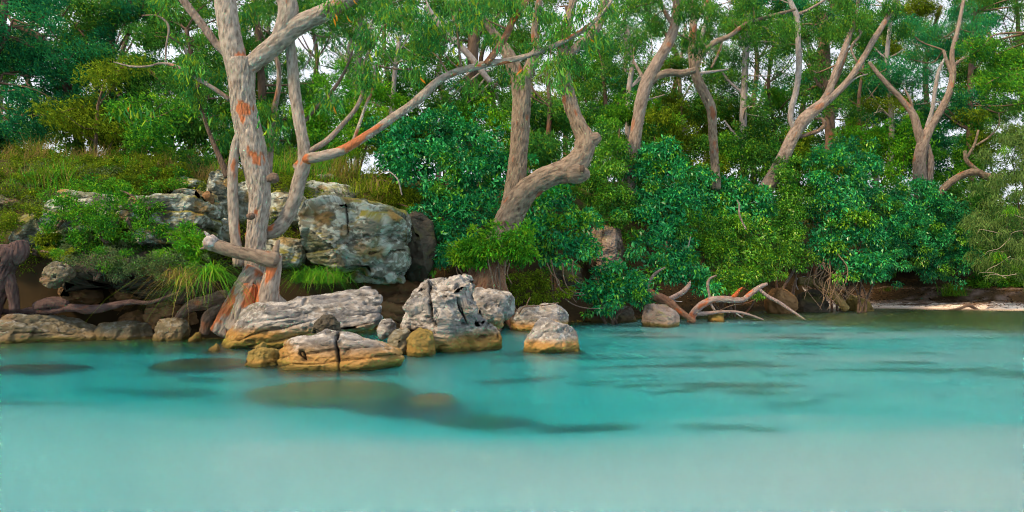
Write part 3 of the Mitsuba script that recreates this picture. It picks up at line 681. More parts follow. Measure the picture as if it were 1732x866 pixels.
def crown(key, blobs, nodes, pal='gum', L=.14, Wd=.03, cover=1.2, style='hang', surface='thin_leaf', sub=.38, light=.1, seed=0, twig=(.20, .14, .10), squash=.65, twigs=True):
    """Foliage blobs (px, py, radius px, distance) joined by twigs to the nearest of the tree's own points (nodes)."""
    r = np.random.default_rng(3000 + seed)
    cs, rs, tw = [], [], []
    nodes = np.asarray(nodes)
    for q in blobs:
        c, R = P(q[0], q[1], q[3]), q[2] * q[3] / F
        c[1] += r.normal() * R * .6
        m = max(3, int(1.5 * (R / sub) ** 2))
        u = unit(r.normal(size=(m, 3))) * (r.random((m, 1)) ** .5)
        sc = c + u * [R, R, R * squash]
        cs.append(sc), rs.append(sub * r.uniform(.6, 1.3, m))
        if twigs:
            near = nodes[np.argmin(((nodes - c) ** 2).sum(1))]
            mid = lerp(near, c, .55) + r.normal(size=3) * np.linalg.norm(near - c) * .10
            w = .012 + .014 * min(np.linalg.norm(near - c), 2.5)
            tw.append(thin([near, mid, c], [w, w * .7, w * .4], twig))
            for k in range(0, m, 2):
                tw.append(thin([c, lerp(c, sc[k], .5) + r.normal(size=3) * .07, sc[k]], [w * .4, w * .3, w * .12], twig, .25, 3))
    cs, rs = np.vstack(cs), np.concatenate(rs)
    cnt = np.maximum(cover * np.pi * rs ** 2 / (L * Wd * .5) * r.uniform(.5, 1.2, len(rs)), 3).astype(int)
    part(key, 'foliage', leaves_at(cs, rs, cnt, L, Wd, pal, style, r, (1, 1, .7 if style != 'hang' else .9), light), surface, False, 'stuff')
    if tw:
        part(key, 'twigs', join(tw), 'soil_surface', True, 'stuff')


def tree(name, label, bones, d, pal='pink', step=.07, patch=.25, rough=.08, seed=0, group=None, sides=None, cat='tree', lump=.1):
    """bones: (part name, pixel polyline). Returns the key and the points along its limbs."""
    key = thing(name, label, cat, group)
    nodes = []
    for i, b in enumerate(bones):
        pn, pts = b[0], b[1]
        opt = b[2] if len(b) > 2 else {}
        p, r = bone(pts, opt.get('d', d))
        part(key, pn, tube(p, r, opt.get('pal', pal), opt.get('step', step), sides, opt.get('rough', rough), opt.get('patch', patch), seed + i, opt.get('lump', lump)), 'bark_surface', label=opt.get('label'))
        nodes.append(spine(p, r, .3)[0])
    return key, np.vstack(nodes)


# ---------------------------------------------------------------- the gum tree in front, with its own leaves
GUM = [
    ('trunk', [(422, 560, 104), (420, 520, 80), (423, 492, 58), (428, 460, 44), (433, 400, 40), (439, 330, 43), (426, 250, 53), (412, 182, 50), (408, 125, 53), (406, 100, 50)], dict(step=.03, patch=.24, rough=.15)),
    ('root', [(434, 455, 40), (414, 488, 46), (394, 525, 50), (376, 565, 50)], dict(pal='gum', d=18.05, patch=.75, lump=.3, rough=.25)),
    ('root', [(440, 470, 30), (455, 500, 34), (475, 530, 40), (490, 565, 40)], dict(pal='gum', d=18.0, patch=.4, lump=.3, rough=.25)),
    ('root', [(425, 480, 34), (419, 510, 50), (412, 560, 66)], dict(pal='gum', d=17.95, patch=.55, lump=.3, rough=.25)),
    ('limb', [(405, 130, 46), (394, 82, 44), (385, 32, 44), (376, -30, 42), (368, -110, 36)], dict(step=.04, rough=.11, patch=.4)),
    ('limb', [(406, 126, 32), (430, 105, 36), (462, 78, 38), (505, 43, 38), (548, 22, 35), (590, -4, 33), (640, -50, 26)], dict(step=.04, rough=.12)),
    ('limb', [(470, 72, 30), (482, 42, 40), (488, 15, 42), (474, -25, 36), (465, -90, 28)], dict(step=.04, rough=.12)),
    ('branch', [(386, 96, 14), (366, 75, 16), (345, 46, 17), (318, 12, 16), (290, -30, 13)], dict(pal='pink')),
    ('branch', [(388, 168, 9), (365, 152, 9), (342, 138, 8), (318, 124, 8), (296, 112, 8), (275, 107, 5), (250, 112, 4), (228, 113, 4), (192, 105, 2)], dict(pal='pink')),
    ('branch', [(280, 108, 4), (281, 80, 4), (283, 40, 5), (270, 28, 4), (240, 26, 2)], dict(pal='pink')),
    ('branch', [(338, 138, 5), (336, 165, 7), (345, 200, 7), (360, 240, 9), (375, 275, 12), (385, 300, 14)], dict(pal='dark', d=19.0)),
    ('stem', [(404, 450, 23), (398, 400, 21), (394, 340, 21), (394, 290, 21), (398, 250, 18), (408, 215, 14)], dict(d=18.15, patch=.2)),
    ('stem', [(442, 398, 24), (470, 387, 29), (490, 358, 29), (505, 310, 28), (515, 268, 27), (507, 210, 24), (497, 145, 24), (494, 100, 22), (488, 55, 20), (492, -20, 17)], dict(d=18.6, step=.04, patch=.22)),
    ('long_limb', [(502, 285, 22, 18.65), (518, 270, 22, 18.55), (540, 265, 21), (570, 258, 20), (610, 236, 18), (660, 202, 18), (690, 182, 17), (712, 165, 18), (735, 142, 16), (768, 123, 15), (800, 114, 15), (828, 107, 15), (850, 104, 12), (900, 92, 11), (940, 76, 10), (975, 58, 9), (1005, 36, 8), (1030, 8, 6), (1045, -20, 4)], dict(d=18.4, step=.04, patch=.42, lump=.14)),
    ('branch', [(822, 108, 13), (838, 88, 14), (855, 62, 14), (870, 30, 13), (890, 2, 12), (905, -30, 10)], dict(d=18.3, pal='red', patch=.5)),
    ('branch', [(524, 256, 11), (550, 240, 12), (580, 210, 10), (604, 180, 9), (617, 142, 8), (616, 110, 7), (640, 60, 5)], dict(d=18.6, pal='pink', patch=.15)),
    ('branch', [(597, 240, 8), (606, 215, 7), (618, 180, 6), (632, 145, 6), (634, 110, 4)], dict(d=18.5, pal='gum', patch=.55)),
    ('branch', [(513, 208, 7), (535, 183, 7), (565, 150, 7), (588, 110, 5), (598, 80, 4)], dict(d=18.9, pal='brown', patch=.5)),
    ('branch', [(512, 120, 3), (528, 90, 3), (535, 60, 2)], dict(d=18.7, pal='pale')),
    ('branch', [(455, 300, 12), (458, 250, 12), (463, 190, 12), (472, 140, 10), (468, 100, 9), (450, 70, 7)], dict(d=19.6, pal='pink')),
    ('broken_limb', [(470, 440, 30), (452, 438, 33), (428, 432, 29), (402, 427, 27), (380, 420, 28), (364, 414, 27), (356, 410, 22)], dict(d=17.55, pal='twisted', label='broken grey limb stub lying level across the trunk', patch=.15, lump=.16)),
    ('broken_limb', [(463, 432, 34), (461, 460, 34), (455, 490, 40), (452, 530, 52), (450, 560, 60)], dict(d=17.7, pal='gum', patch=.62, label='upright stump of the broken limb with red bare wood')),
    ('splintered_end', [(366, 414, 24), (358, 411, 30), (352, 408, 28), (347, 404, 14)], dict(d=17.52, pal='pale', lump=.5, rough=.4, label='pale splintered end of the broken limb')),
    ('splinter', [(356, 404, 10), (350, 396, 7), (345, 391, 2)], dict(d=17.52, pal='pale')),
    ('splinter', [(352, 416, 9), (344, 420, 6), (338, 421, 2)], dict(d=17.52, pal='twisted')),
    ('snag', [(466, 428, 16), (468, 416, 12), (472, 406, 4)], dict(d=17.6, pal='twisted')),
    ('knot', [(452, 303, 12), (460, 302, 20), (466, 301, 22), (470, 300, 16)], dict(d=17.95, pal='brown', lump=.2)),
    ('knot', [(430, 365, 10), (424, 366, 16), (418, 367, 10)], dict(d=17.9, pal='brown', lump=.25)),
]
gum, gum_nodes = tree('gum_tree', 'big multi stemmed gum tree with peeling orange grey bark, behind the tilted slab', GUM, 18.3, 'gum', seed=40)
crown(gum, [(560, 170, 24, 18.6), (600, 150, 30, 18.9), (640, 110, 34, 18.5), (700, 120, 30, 19.2), (620, 60, 40, 18.4), (690, 40, 45, 18.2), (750, 60, 38, 18.5), (800, 30, 40, 18.3), (840, 70, 24, 18.6), (560, 60, 34, 19.0), (590, 10, 40, 18.4), (660, 0, 44, 18.0),
            (760, 10, 44, 18.2), (905, 60, 30, 18.3), (950, 40, 34, 18.2), (930, 110, 26, 18.6), (985, 30, 34, 18.3), (1000, 70, 22, 18.5), (870, 125, 20, 18.5), (955, 95, 20, 18.4), (1025, 20, 30, 18.6), (790, 150, 16, 18.8), (720, 80, 24, 18.8), (860, 10, 40, 18.4),
            (320, 60, 30, 18.7), (335, 110, 22, 18.6), (318, 120, 14, 18.3), (345, 160, 24, 19), (360, 195, 20, 19.2), (330, 170, 18, 19.0), (365, 130, 18, 19.4), (370, 240, 16, 19.4), (290, 20, 34, 18.6), (400, 30, 24, 19.3), (440, 30, 26, 19.6), (455, 190, 18, 19.5), (470, 210, 14, 19.3), (460, 240, 14, 19.5), (520, 90, 22, 19.2)],
      gum_nodes, 'gum', L=.17, Wd=.032, cover=.95, sub=.26, seed=1, light=.16)
r = np.random.default_rng(61)
GL = [(225, 185, 12, 9), (205, 190, 12, 8), (245, 190, 14, 10), (262, 185, 8, 6), (555, 175, 14, 10), (640, 60, 16, 10), (690, 80, 16, 10), (930, 120, 16, 12), (950, 130, 14, 12), (960, 150, 12, 10), (905, 110, 14, 10), (470, 215, 14, 10), (455, 200, 12, 10), (330, 125, 14, 10), (318, 118, 12, 10), (345, 190, 12, 8), (700, 130, 12, 8), (585, 30, 16, 10), (615, 90, 16, 10), (770, 100, 14, 10), (840, 60, 12, 8), (1000, 60, 12, 10), (560, 165, 12, 10)]
for (px, py, rp, k) in GL:          # the largest hanging leaves, one by one
    for _ in range(k):
        d = 17.9 + r.normal() * .25
        b = P(px + r.normal() * rp, py + r.normal() * rp * .7, d)
        L, Wd = r.uniform(.16, .27), r.uniform(.03, .05)
        dirv = unit(np.array([r.normal() * .5, r.normal() * .4, -1]))
        side = unit(np.cross(dirv, [r.normal(), -1, .2]))
        nrm = np.cross(side, dirv)
        bend = r.normal() * .12
        t = np.array([0, .25, .55, .8, 1.0])
        w = np.array([.12, .8, 1, .6, .03]) * Wd / 2
        mid = b + dirv * (t * L)[:, None] + side * (bend * L * np.sin(t * np.pi))[:, None]
        v = np.vstack([mid - side * w[:, None], mid + side * w[:, None]])
        f = np.array([[i, i + 1, i + 6] for i in range(4)] + [[i, i + 6, i + 5] for i in range(4)])
        orange = r.random() < .05
        c = np.array([.55, .22, .02]) if orange else colors('gum', 1, r.random(), r, .2)[0]
        part(gum, 'leaf', (v, f, np.tile(c, (10, 1))), 'thin_leaf', False)

# ---------------------------------------------------------------- the other trees one can tell apart
TWIST = [
    ('root', [(796, 570, 104, 21.5), (808, 525, 92, 21.6), (819, 480, 80, 21.7), (832, 440, 64, 21.85), (845, 410, 50, 21.95)], dict(step=.05, patch=.3, rough=.2, pal='red', lump=.2)),
    ('trunk', [(800, 560, 96, 21.6), (812, 520, 84, 21.7), (822, 470, 72, 21.8), (838, 425, 60, 21.9), (856, 385, 52, 22), (866, 350, 46, 22), (872, 310, 40, 22), (876, 270, 37, 22), (880, 220, 36, 22), (882, 170, 38, 22), (880, 130, 40, 22)], dict(step=.05, patch=.1, rough=.12)),
    ('limb', [(878, 140, 34), (868, 110, 30), (855, 85, 24), (838, 60, 18), (815, 30, 14), (790, 5, 12)], {}),
    ('limb', [(884, 140, 30), (897, 112, 24), (905, 90, 20), (905, 50, 16), (912, 0, 13)], {}),
    ('limb', [(852, 385, 50, 22), (866, 358, 52, 21.95), (886, 330, 50, 21.85), (911, 306, 46, 21.75), (940, 293, 44, 21.7), (962, 286, 50, 21.7), (978, 272, 46, 21.75), (988, 252, 40, 21.8), (989, 236, 36, 21.85), (979, 212, 31, 21.9), (967, 182, 28, 21.95), (959, 150, 26, 22), (953, 115, 24, 22), (952, 85, 22, 22), (960, 40, 18, 22), (975, -20, 15, 22)], dict(step=.045, rough=.15, lump=.2, patch=.16)),
    ('knot', [(976, 250, 26), (992, 241, 34), (1004, 236, 28), (1014, 230, 18)], dict(lump=.25, patch=.05, d=21.85)),
    ('knot', [(960, 296, 30), (976, 294, 40), (988, 291, 34), (992, 286, 18)], dict(lump=.2, d=21.5)),
    ('hollow', [(984, 280, 9), (985, 285, 12), (985, 291, 9)], dict(d=21.2, pal='dark', lump=.3)),  # solid dark lump, the shade inside the cavity is put into its colour
    ('root', [(830, 450, 40), (845, 490, 34), (860, 530, 30), (880, 560, 26)], dict(pal='red', d=21.6)),
    ('limb', [(955, 100, 16), (978, 78, 18), (1000, 60, 18), (1015, 35, 18), (1022, 5, 17), (1030, -30, 15)], {}),
]
tw, tw_nodes = tree('twisted_tree', 'twisted old tree with a hollow knobbly elbow, growing out of the green shrubs', TWIST, 22, 'twisted', seed=80)
crown(tw, [(830, 40, 30, 22.2), (800, 10, 36, 22.5), (910, 30, 30, 22.4), (960, 60, 24, 22.3), (1020, 60, 24, 22.2), (1040, 20, 30, 22.4), (985, 110, 18, 22.3), (945, 75, 20, 22.1), (955, 140, 14, 21.8)], tw_nodes, 'gum', L=.16, Wd=.035, cover=1.0, sub=.3, seed=2)

C = [('trunk', [(1064, 330, 32), (1072, 250, 26), (1078, 210, 24), (1086, 165, 25), (1096, 135, 26), (1112, 105, 23), (1130, 75, 21), (1143, 35, 20), (1147, -20, 19)], dict(patch=.3)),
     ('limb', [(1096, 142, 18), (1112, 129, 17), (1132, 123, 16), (1155, 124, 15), (1176, 118, 13)], dict(pal='twisted')),
     ('branch', [(1092, 140, 9), (1080, 118, 7), (1072, 104, 5)], {}), ('branch', [(1090, 170, 4), (1108, 165, 3), (1125, 160, 2)], {}),
     ('branch', [(1140, 45, 9), (1120, 10, 8), (1110, -30, 6)], {})]
c_, c_n = tree('forked_tree', 'brown grey tree with a level limb reaching right at fork height, right of the elbow', C, 27, 'pink', seed=100)
crown(c_, [(1060, 20, 34, 27), (1100, 40, 28, 27.5), (1160, 20, 34, 27), (1080, 70, 22, 27.5), (1180, 70, 24, 27.2), (1135, 0, 40, 27)], c_n, 'forest', L=.14, Wd=.04, cover=1.1, sub=.4, seed=3)

D_ = [('trunk', [(1212, 320, 18), (1208, 260, 17), (1205, 215, 17), (1203, 185, 19), (1195, 165, 21), (1183, 142, 21), (1174, 118, 18), (1171, 70, 16), (1173, 30, 15), (1165, -20, 13)], dict(lump=.18)),
      ('limb', [(1174, 112, 15), (1190, 88, 13), (1208, 72, 11), (1232, 62, 10), (1262, 40, 8), (1300, 28, 7), (1345, 16, 5)], {}),
      ('branch', [(1178, 125, 7), (1200, 122, 6), (1232, 117, 3)], dict(pal='pale')), ('branch', [(1203, 115, 5), (1215, 90, 5), (1222, 70, 3)], {}),
      ('branch', [(1174, 40, 9), (1190, 15, 8), (1205, -20, 7)], {})]
dd, d_n = tree('crooked_tree', 'crooked slender tree with a kinked trunk, touching the level limb of its left neighbour', D_, 29, 'twisted', seed=120, patch=.3)
crown(dd, [(1230, 40, 34, 29.5), (1270, 60, 28, 29), (1200, 20, 30, 29.5), (1310, 40, 34, 29), (1260, 10, 40, 29.5), (1215, 100, 18, 29)], d_n, 'forest', L=.14, Wd=.04, cover=1.0, sub=.4, seed=4)

E = [('trunk', [(1290, 330, 30), (1312, 290, 27), (1328, 260, 25), (1343, 228, 25), (1358, 205, 26), (1375, 188, 24), (1398, 170, 20), (1420, 152, 14), (1445, 122, 12), (1462, 95, 12), (1475, 72, 12), (1495, 40, 11), (1513, 8, 10), (1525, -25, 9)], dict(patch=.35)),
     ('limb', [(1392, 174, 18), (1402, 155, 15), (1412, 125, 13), (1425, 92, 12), (1437, 60, 11), (1445, 40, 9), (1452, 0, 7)], {}),
     ('limb', [(1346, 222, 11), (1338, 205, 12), (1338, 188, 12), (1345, 160, 12), (1351, 120, 12), (1350, 70, 11), (1347, 25, 11), (1338, 5, 10), (1325, -25, 8)], dict(pal='pale')),
     ('branch', [(1352, 232, 8), (1370, 226, 8), (1386, 220, 8), (1395, 210, 9), (1390, 201, 6), (1378, 201, 4)], dict(pal='brown')),
     ('branch', [(1452, 110, 4), (1440, 80, 5), (1455, 55, 6), (1450, 45, 5)], {}), ('branch', [(1420, 158, 4), (1452, 130, 3), (1468, 125, 2)], dict(pal='pale')),
     ('branch', [(1348, 25, 8), (1370, 15, 5), (1395, 0, 5)], {})]
e_, e_n = tree('leaning_tree', 'pinkish smooth tree leaning right and splitting into long rising limbs', E, 30, 'pink', seed=140, rough=.04)
crown(e_, [(1400, 60, 34, 31), (1440, 30, 34, 30), (1380, 20, 36, 30.5), (1490, 20, 34, 30), (1330, 40, 30, 30.5), (1390, 110, 22, 31), (1520, 40, 30, 30.5), (1470, 60, 18, 30.5), (1420, 0, 36, 30)], e_n, 'forest', L=.14, Wd=.04, cover=1.0, sub=.4, seed=5)

Fb = [('trunk', [(1562, 350, 26), (1556, 300, 27), (1556, 265, 24), (1562, 240, 22), (1575, 212, 18), (1592, 185, 15), (1606, 155, 13), (1612, 120, 12), (1610, 95, 10), (1620, 50, 8), (1630, 0, 6)], {}),
      ('limb', [(1560, 245, 18), (1552, 218, 17), (1545, 195, 15), (1528, 172, 12), (1508, 150, 10), (1486, 126, 9), (1470, 105, 6)], {}),
      ('limb', [(1568, 215, 9), (1577, 185, 8), (1582, 150, 8), (1588, 120, 7), (1597, 100, 4)], dict(pal='pale')),
      ('stem', [(1575, 345, 14), (1572, 300, 14), (1574, 275, 13), (1568, 245, 12)], {}),
      ('branch', [(1612, 130, 8), (1602, 105, 7), (1596, 85, 5)], {}), ('branch', [(1612, 112, 7), (1632, 98, 6), (1655, 92, 3)], {}), ('branch', [(1545, 197, 6), (1540, 170, 5), (1530, 150, 3)], {})]
f_, f_n = tree('spreading_tree', 'pale pink tree with a Y shaped crown near the right edge, double at its foot', Fb, 34, 'pink', seed=160, rough=.03)
crown(f_, [(1600, 60, 34, 35), (1640, 80, 30, 34.5), (1560, 90, 26, 35), (1500, 110, 24, 34.5), (1620, 20, 36, 35), (1660, 50, 30, 34), (1540, 50, 34, 35)], f_n, 'teal', L=.14, Wd=.04, cover=1.0, sub=.42, seed=6)

G = [('trunk', [(1565, 345, 12), (1590, 325, 14), (1608, 308, 14), (1628, 296, 14), (1650, 291, 15), (1672, 299, 15), (1688, 299, 12), (1700, 295, 6)], {}),
     ('branch', [(1660, 295, 10), (1645, 282, 9), (1634, 270, 8), (1632, 255, 7)], {}), ('branch', [(1634, 268, 6), (1648, 245, 5), (1655, 220, 4)], {}), ('branch', [(1650, 246, 4), (1675, 230, 4), (1690, 210, 3), (1690, 190, 2)], {})]
g_, g_n = tree('bent_tree', 'thin dark tree bent over to the right beside the spreading tree', G, 33, 'twisted', seed=180)

# ---------------------------------------------------------------- shrubs on the bank
bush('shrub', 'large blue green shrub left of the twisted trunk, spilling over the boulders', [(690, 250, 48, 25.0), (745, 228, 44, 25.4), (800, 240, 48, 25.2), (840, 275, 42, 24.6), (715, 300, 50, 24.2), (780, 300, 58, 24.0), (835, 330, 40, 23.6), (750, 360, 42, 23.2), (800, 380, 50, 22.8), (760, 420, 36, 22.4), (660, 265, 34, 25.4), (640, 230, 26, 25.6)], seed=1)
bush('shrub', 'bright green leafy shrub in front of the foot of the twisted trunk', [(800, 425, 30, 21.2), (845, 405, 30, 21.0), (880, 400, 28, 21.0), (830, 420, 22, 20.8), (775, 435, 20, 21.3), (895, 425, 22, 21.2)], pal='lime', L=.15, Wd=.05, clump=.26, seed=2, cover=2.0, surface='thin_leaf')
bush('shrub', 'green shrub right of the twisted trunk, below its elbow', [(905, 360, 36, 23.6), (945, 345, 36, 23.8), (975, 375, 34, 23.6), (930, 395, 36, 23.2), (970, 410, 34, 23.2), (945, 430, 26, 23.0), (905, 400, 26, 23.2)], pal='glossy', light=.3, seed=3)
bush('shrub', 'dark climbing shrub between the twisted tree and the brown grey tree', [(1015, 235, 28, 26.6), (1035, 270, 34, 26.4), (1020, 310, 34, 26.2), (1040, 345, 34, 26.0), (1015, 355, 26, 26.0)], pal='green', L=.09, Wd=.05, seed=4, light=.2)
bush('shrub', 'tall dense blue green shrub in front of the brown grey tree', [(1085, 265, 30, 27), (1120, 255, 32, 27), (1110, 300, 40, 26.6), (1150, 310, 30, 26.8), (1090, 345, 38, 26.2), (1135, 355, 42, 26.2), (1150, 455, 28, 25.4), (1120, 468, 24, 25.2), (1180, 478, 22, 25.4), (1105, 395, 40, 25.8), (1155, 390, 30, 26.0), (1125, 430, 36, 25.6), (1080, 410, 24, 25.6)], seed=5)
bush('shrub', 'low rounded shrub hanging over the water left of the red fallen branch', [(1015, 480, 30, 23.4), (1045, 465, 30, 23.4), (1070, 485, 28, 23.2), (1040, 500, 30, 23.0), (1085, 505, 16, 23.0), (1000, 500, 20, 23.2)], seed=6, clump=.24, light=.25)
bush('shrub', 'light green shrub above the forked fallen branch', [(1195, 400, 36, 27), (1235, 390, 36, 27.2), (1275, 410, 34, 27.2), (1215, 440, 34, 26.6), (1255, 450, 32, 26.6), (1165, 430, 26, 26.6), (1240, 480, 22, 26.2), (1215, 488, 18, 25.8), (1290, 455, 26, 27), (1270, 476, 18, 26.6), (1310, 432, 24, 27.6), (1185, 465, 22, 26.2)], pal='green', L=.13, Wd=.05, light=.35, seed=7, surface='glossy_leaf')
bush('shrub', 'green shrub behind the light one, at the foot of the crooked tree', [(1215, 320, 30, 29.4), (1250, 335, 32, 29.2), (1285, 350, 30, 29), (1195, 350, 28, 29), (1235, 370, 28, 28.6), (1190, 300, 20, 29.6)], pal='glossy', light=.25, seed=8)
bush('shrub', 'creeper covered column of leaves below the leaning tree', [(1325, 295, 26, 29.6), (1335, 330, 28, 29.4), (1325, 365, 28, 29.2), (1340, 400, 28, 29), (1310, 385, 24, 29), (1330, 435, 24, 28.8), (1350, 440, 20, 28.8)], pal='green', L=.10, Wd=.05, light=.15, seed=9)
bush('shrub', 'tall bulging green shrub right of the leaf column', [(1400, 270, 30, 31), (1435, 255, 30, 31.2), (1460, 275, 24, 31.2), (1385, 310, 30, 30.6), (1425, 315, 40, 30.4), (1465, 320, 28, 30.6), (1395, 355, 32, 30), (1440, 365, 36, 29.8), (1410, 400, 32, 29.6)], pal='glossy', light=.3, seed=10)
bush('shrub', 'blue green shrub above the mossy log', [(1395, 420, 28, 29.4), (1430, 425, 30, 29.2), (1460, 410, 32, 29.4), (1480, 440, 28, 29.2), (1440, 455, 24, 29), (1470, 468, 18, 29.2), (1490, 400, 24, 29.6)], pal='glossy', seed=11)
bush('shrub', 'spreading dark green shrub in front of the pale spreading tree', [(1520, 385, 36, 35), (1560, 400, 36, 36), (1510, 330, 30, 33), (1545, 320, 30, 33.2), (1490, 365, 34, 32.4), (1530, 370, 38, 32.4), (1570, 355, 30, 32.8), (1510, 410, 34, 31.8), (1545, 415, 28, 32), (1500, 445, 24, 31.5)], pal='glossy', L=.12, Wd=.055, seed=12, base=(1560, 470, 38))
bush('shrub', 'shrub overhanging the dark hollow above the beach', [(1590, 380, 32, 33.4), (1625, 400, 30, 33.4), (1580, 420, 34, 33), (1615, 440, 28, 33), (1570, 450, 22, 32.8), (1605, 355, 24, 33.8), (1640, 430, 20, 33.4)], pal='glossy', L=.13, Wd=.06, seed=13, light=.06, base=(1600, 470, 38), depth=1.3)
bush('shrub', 'dull dark shrub behind the beach shrub', [(1630, 345, 34, 36), (1670, 340, 34, 36), (1700, 370, 34, 35.6), (1655, 380, 30, 35.4), (1690, 410, 30, 35)], pal='forest', seed=14)
bush('shrub', 'green shrub added to shade the back of the hollow above the beach', [(1500, 430, 30, 37.5), (1540, 440, 32, 38), (1580, 438, 32, 38.5), (1620, 440, 32, 38.5), (1660, 440, 32, 38.5), (1560, 410, 34, 38), (1640, 405, 36, 38.5)], pal='forest', seed=41, stems=2, base=(1580, 470, 39))  # added behind the beach shrubs to keep light out of the recess
bush('shrub', 'grassy green shrub low at the right edge above the beach', [(1680, 468, 26, 35.4), (1715, 465, 28, 35.2), (1750, 470, 28, 35), (1660, 475, 18, 35.4)], pal='green', L=.22, Wd=.03, clump=.3, seed=15, style='any', surface='thin_leaf')
bush('casuarina', 'feathery grey green she-oak drooping at the right edge', [(1700, 250, 44, 31), (1740, 300, 50, 30.6), (1690, 330, 40, 31), (1730, 380, 46, 30.4), (1680, 400, 36, 30.8), (1710, 440, 34, 30.4), (1665, 380, 24, 31), (1665, 430, 20, 30.8)], pal='feather', L=.30, Wd=.012, clump=.38, cover=.5, style='hang', cat='tree', surface='thin_leaf', seed=16, inner=.1, base=(1735, 470, 36))
bush('shrub', 'mossy ferny undergrowth below the hanging vines', [(880, 490, 24, 22.4), (915, 480, 22, 22.6), (950, 495, 18, 22.6), (900, 510, 18, 22.2), (860, 475, 16, 22.4)], pal='olive', L=.09, Wd=.035, clump=.2, seed=17, surface='thin_leaf', cover=1.6)
bush('shrub', 'olive scrub between the grass and the big blue green shrub', [(640, 310, 26, 25.2), (670, 330, 28, 24.6), (650, 345, 22, 24.4), (700, 350, 24, 24)], pal='olive', L=.08, Wd=.03, clump=.25, seed=18, surface='thin_leaf', cover=1.5)
bush('shrub', 'light green tree like shrub seen behind the long limb of the gum', [(560, 170, 44, 30), (610, 180, 40, 30), (590, 220, 42, 29.6), (640, 215, 30, 30), (540, 215, 34, 29.6), (650, 170, 24, 30.4)], pal='lime', L=.14, Wd=.055, clump=.36, seed=19, surface='thin_leaf', cover=1.5)
for i, (lab, lumps) in enumerate([
    ('low olive heath shrub at the far left of the bank', [(30, 300, 30, 22.5), (60, 330, 34, 21.6), (20, 345, 26, 21.2), (95, 320, 30, 21.8), (-20, 320, 34, 21.8), (5, 385, 24, 18.8), (80, 400, 18, 18.8), (-25, 400, 30, 18.8), (60, 358, 16, 19.0)]),
    ('green leafy heath shrub covering the middle of the left bank', [(130, 350, 36, 20.6), (170, 330, 36, 21.0), (160, 385, 38, 20.0), (205, 355, 36, 20.4), (190, 400, 30, 19.3), (120, 390, 28, 19.5), (150, 415, 24, 18.9)]),
    ('grey twiggy heath shrub hanging over the lip of the cave', [(180, 430, 30, 19.0), (225, 425, 32, 19.0), (270, 415, 30, 19.1), (250, 445, 24, 18.0), (130, 425, 26, 18.6), (205, 448, 22, 17.9), (165, 440, 22, 17.9), (290, 440, 24, 17.9), (320, 455, 20, 17.9), (110, 445, 14, 17.8), (275, 462, 14, 17.7)]),
    ('rounded olive shrub on the skyline of the left bank', [(200, 290, 30, 23), (240, 300, 32, 22.8), (280, 310, 28, 22.4), (170, 310, 28, 22.4), (225, 325, 28, 22)]),
    ('small green shrub left of the rusty stone', [(262, 318, 18, 20.6), (238, 352, 15, 18.7), (300, 316, 16, 20.8), (225, 375, 15, 18.6)]),
    ('sparse twiggy green shrub growing in front of the layered pale rocks', [(105, 345, 22, 18.7), (150, 365, 24, 18.5), (185, 345, 24, 18.7), (130, 392, 20, 18.4), (215, 325, 18, 18.9), (178, 388, 22, 18.3), (85, 372, 18, 18.5), (245, 360, 20, 18.6), (270, 385, 20, 18.5), (230, 395, 20, 18.3)]),
    ('round olive shrub in the grass above the far left shrub', [(50, 272, 20, 23.6), (80, 280, 20, 23.2), (20, 285, 18, 23.4)]),
    ('wide olive shrub on the skyline behind the sparse twiggy one', [(110, 300, 24, 22.6), (150, 288, 22, 23), (180, 300, 20, 22.6), (135, 318, 22, 21.8), (270, 282, 20, 23.2), (300, 296, 20, 22.8)]),
    ('dark green shrub in the grass left of the gum trunks', [(310, 272, 18, 24), (335, 282, 20, 23.6), (350, 268, 16, 24)]),
    ('yellow moss cushion at the top of the cave roof', [(85, 428, 16, 18.4, .5), (110, 432, 16, 18.3, .5), (65, 425, 12, 18.5, .5)])]):
    bush('heath_shrub', lab, lumps, pal=('olive', 'green', 'heath', 'olive', 'green', 'green', 'olive', 'olive', 'forest', 'moss')[i], L=(.085, .09, .085, .085, .09, .08, .085, .085, .09, .03)[i], Wd=(.035, .04, .022, .035, .04, .033, .035, .035, .04, .015)[i], clump=.20 if i < 9 else .12, cover=1.15 if i == 5 else 1.4, seed=30 + i, surface='thin_leaf', inner=.5, cat='shrub', short=True)
bush('shrub', 'fresh green leafy plant beside the broken limb of the gum', [(315, 400, 22, 18.5), (330, 415, 20, 18.3), (305, 420, 18, 18.3), (322, 440, 14, 18.2)], pal='lime', L=.13, Wd=.03, clump=.17, seed=40, short=True, surface='thin_leaf', cover=1.7)

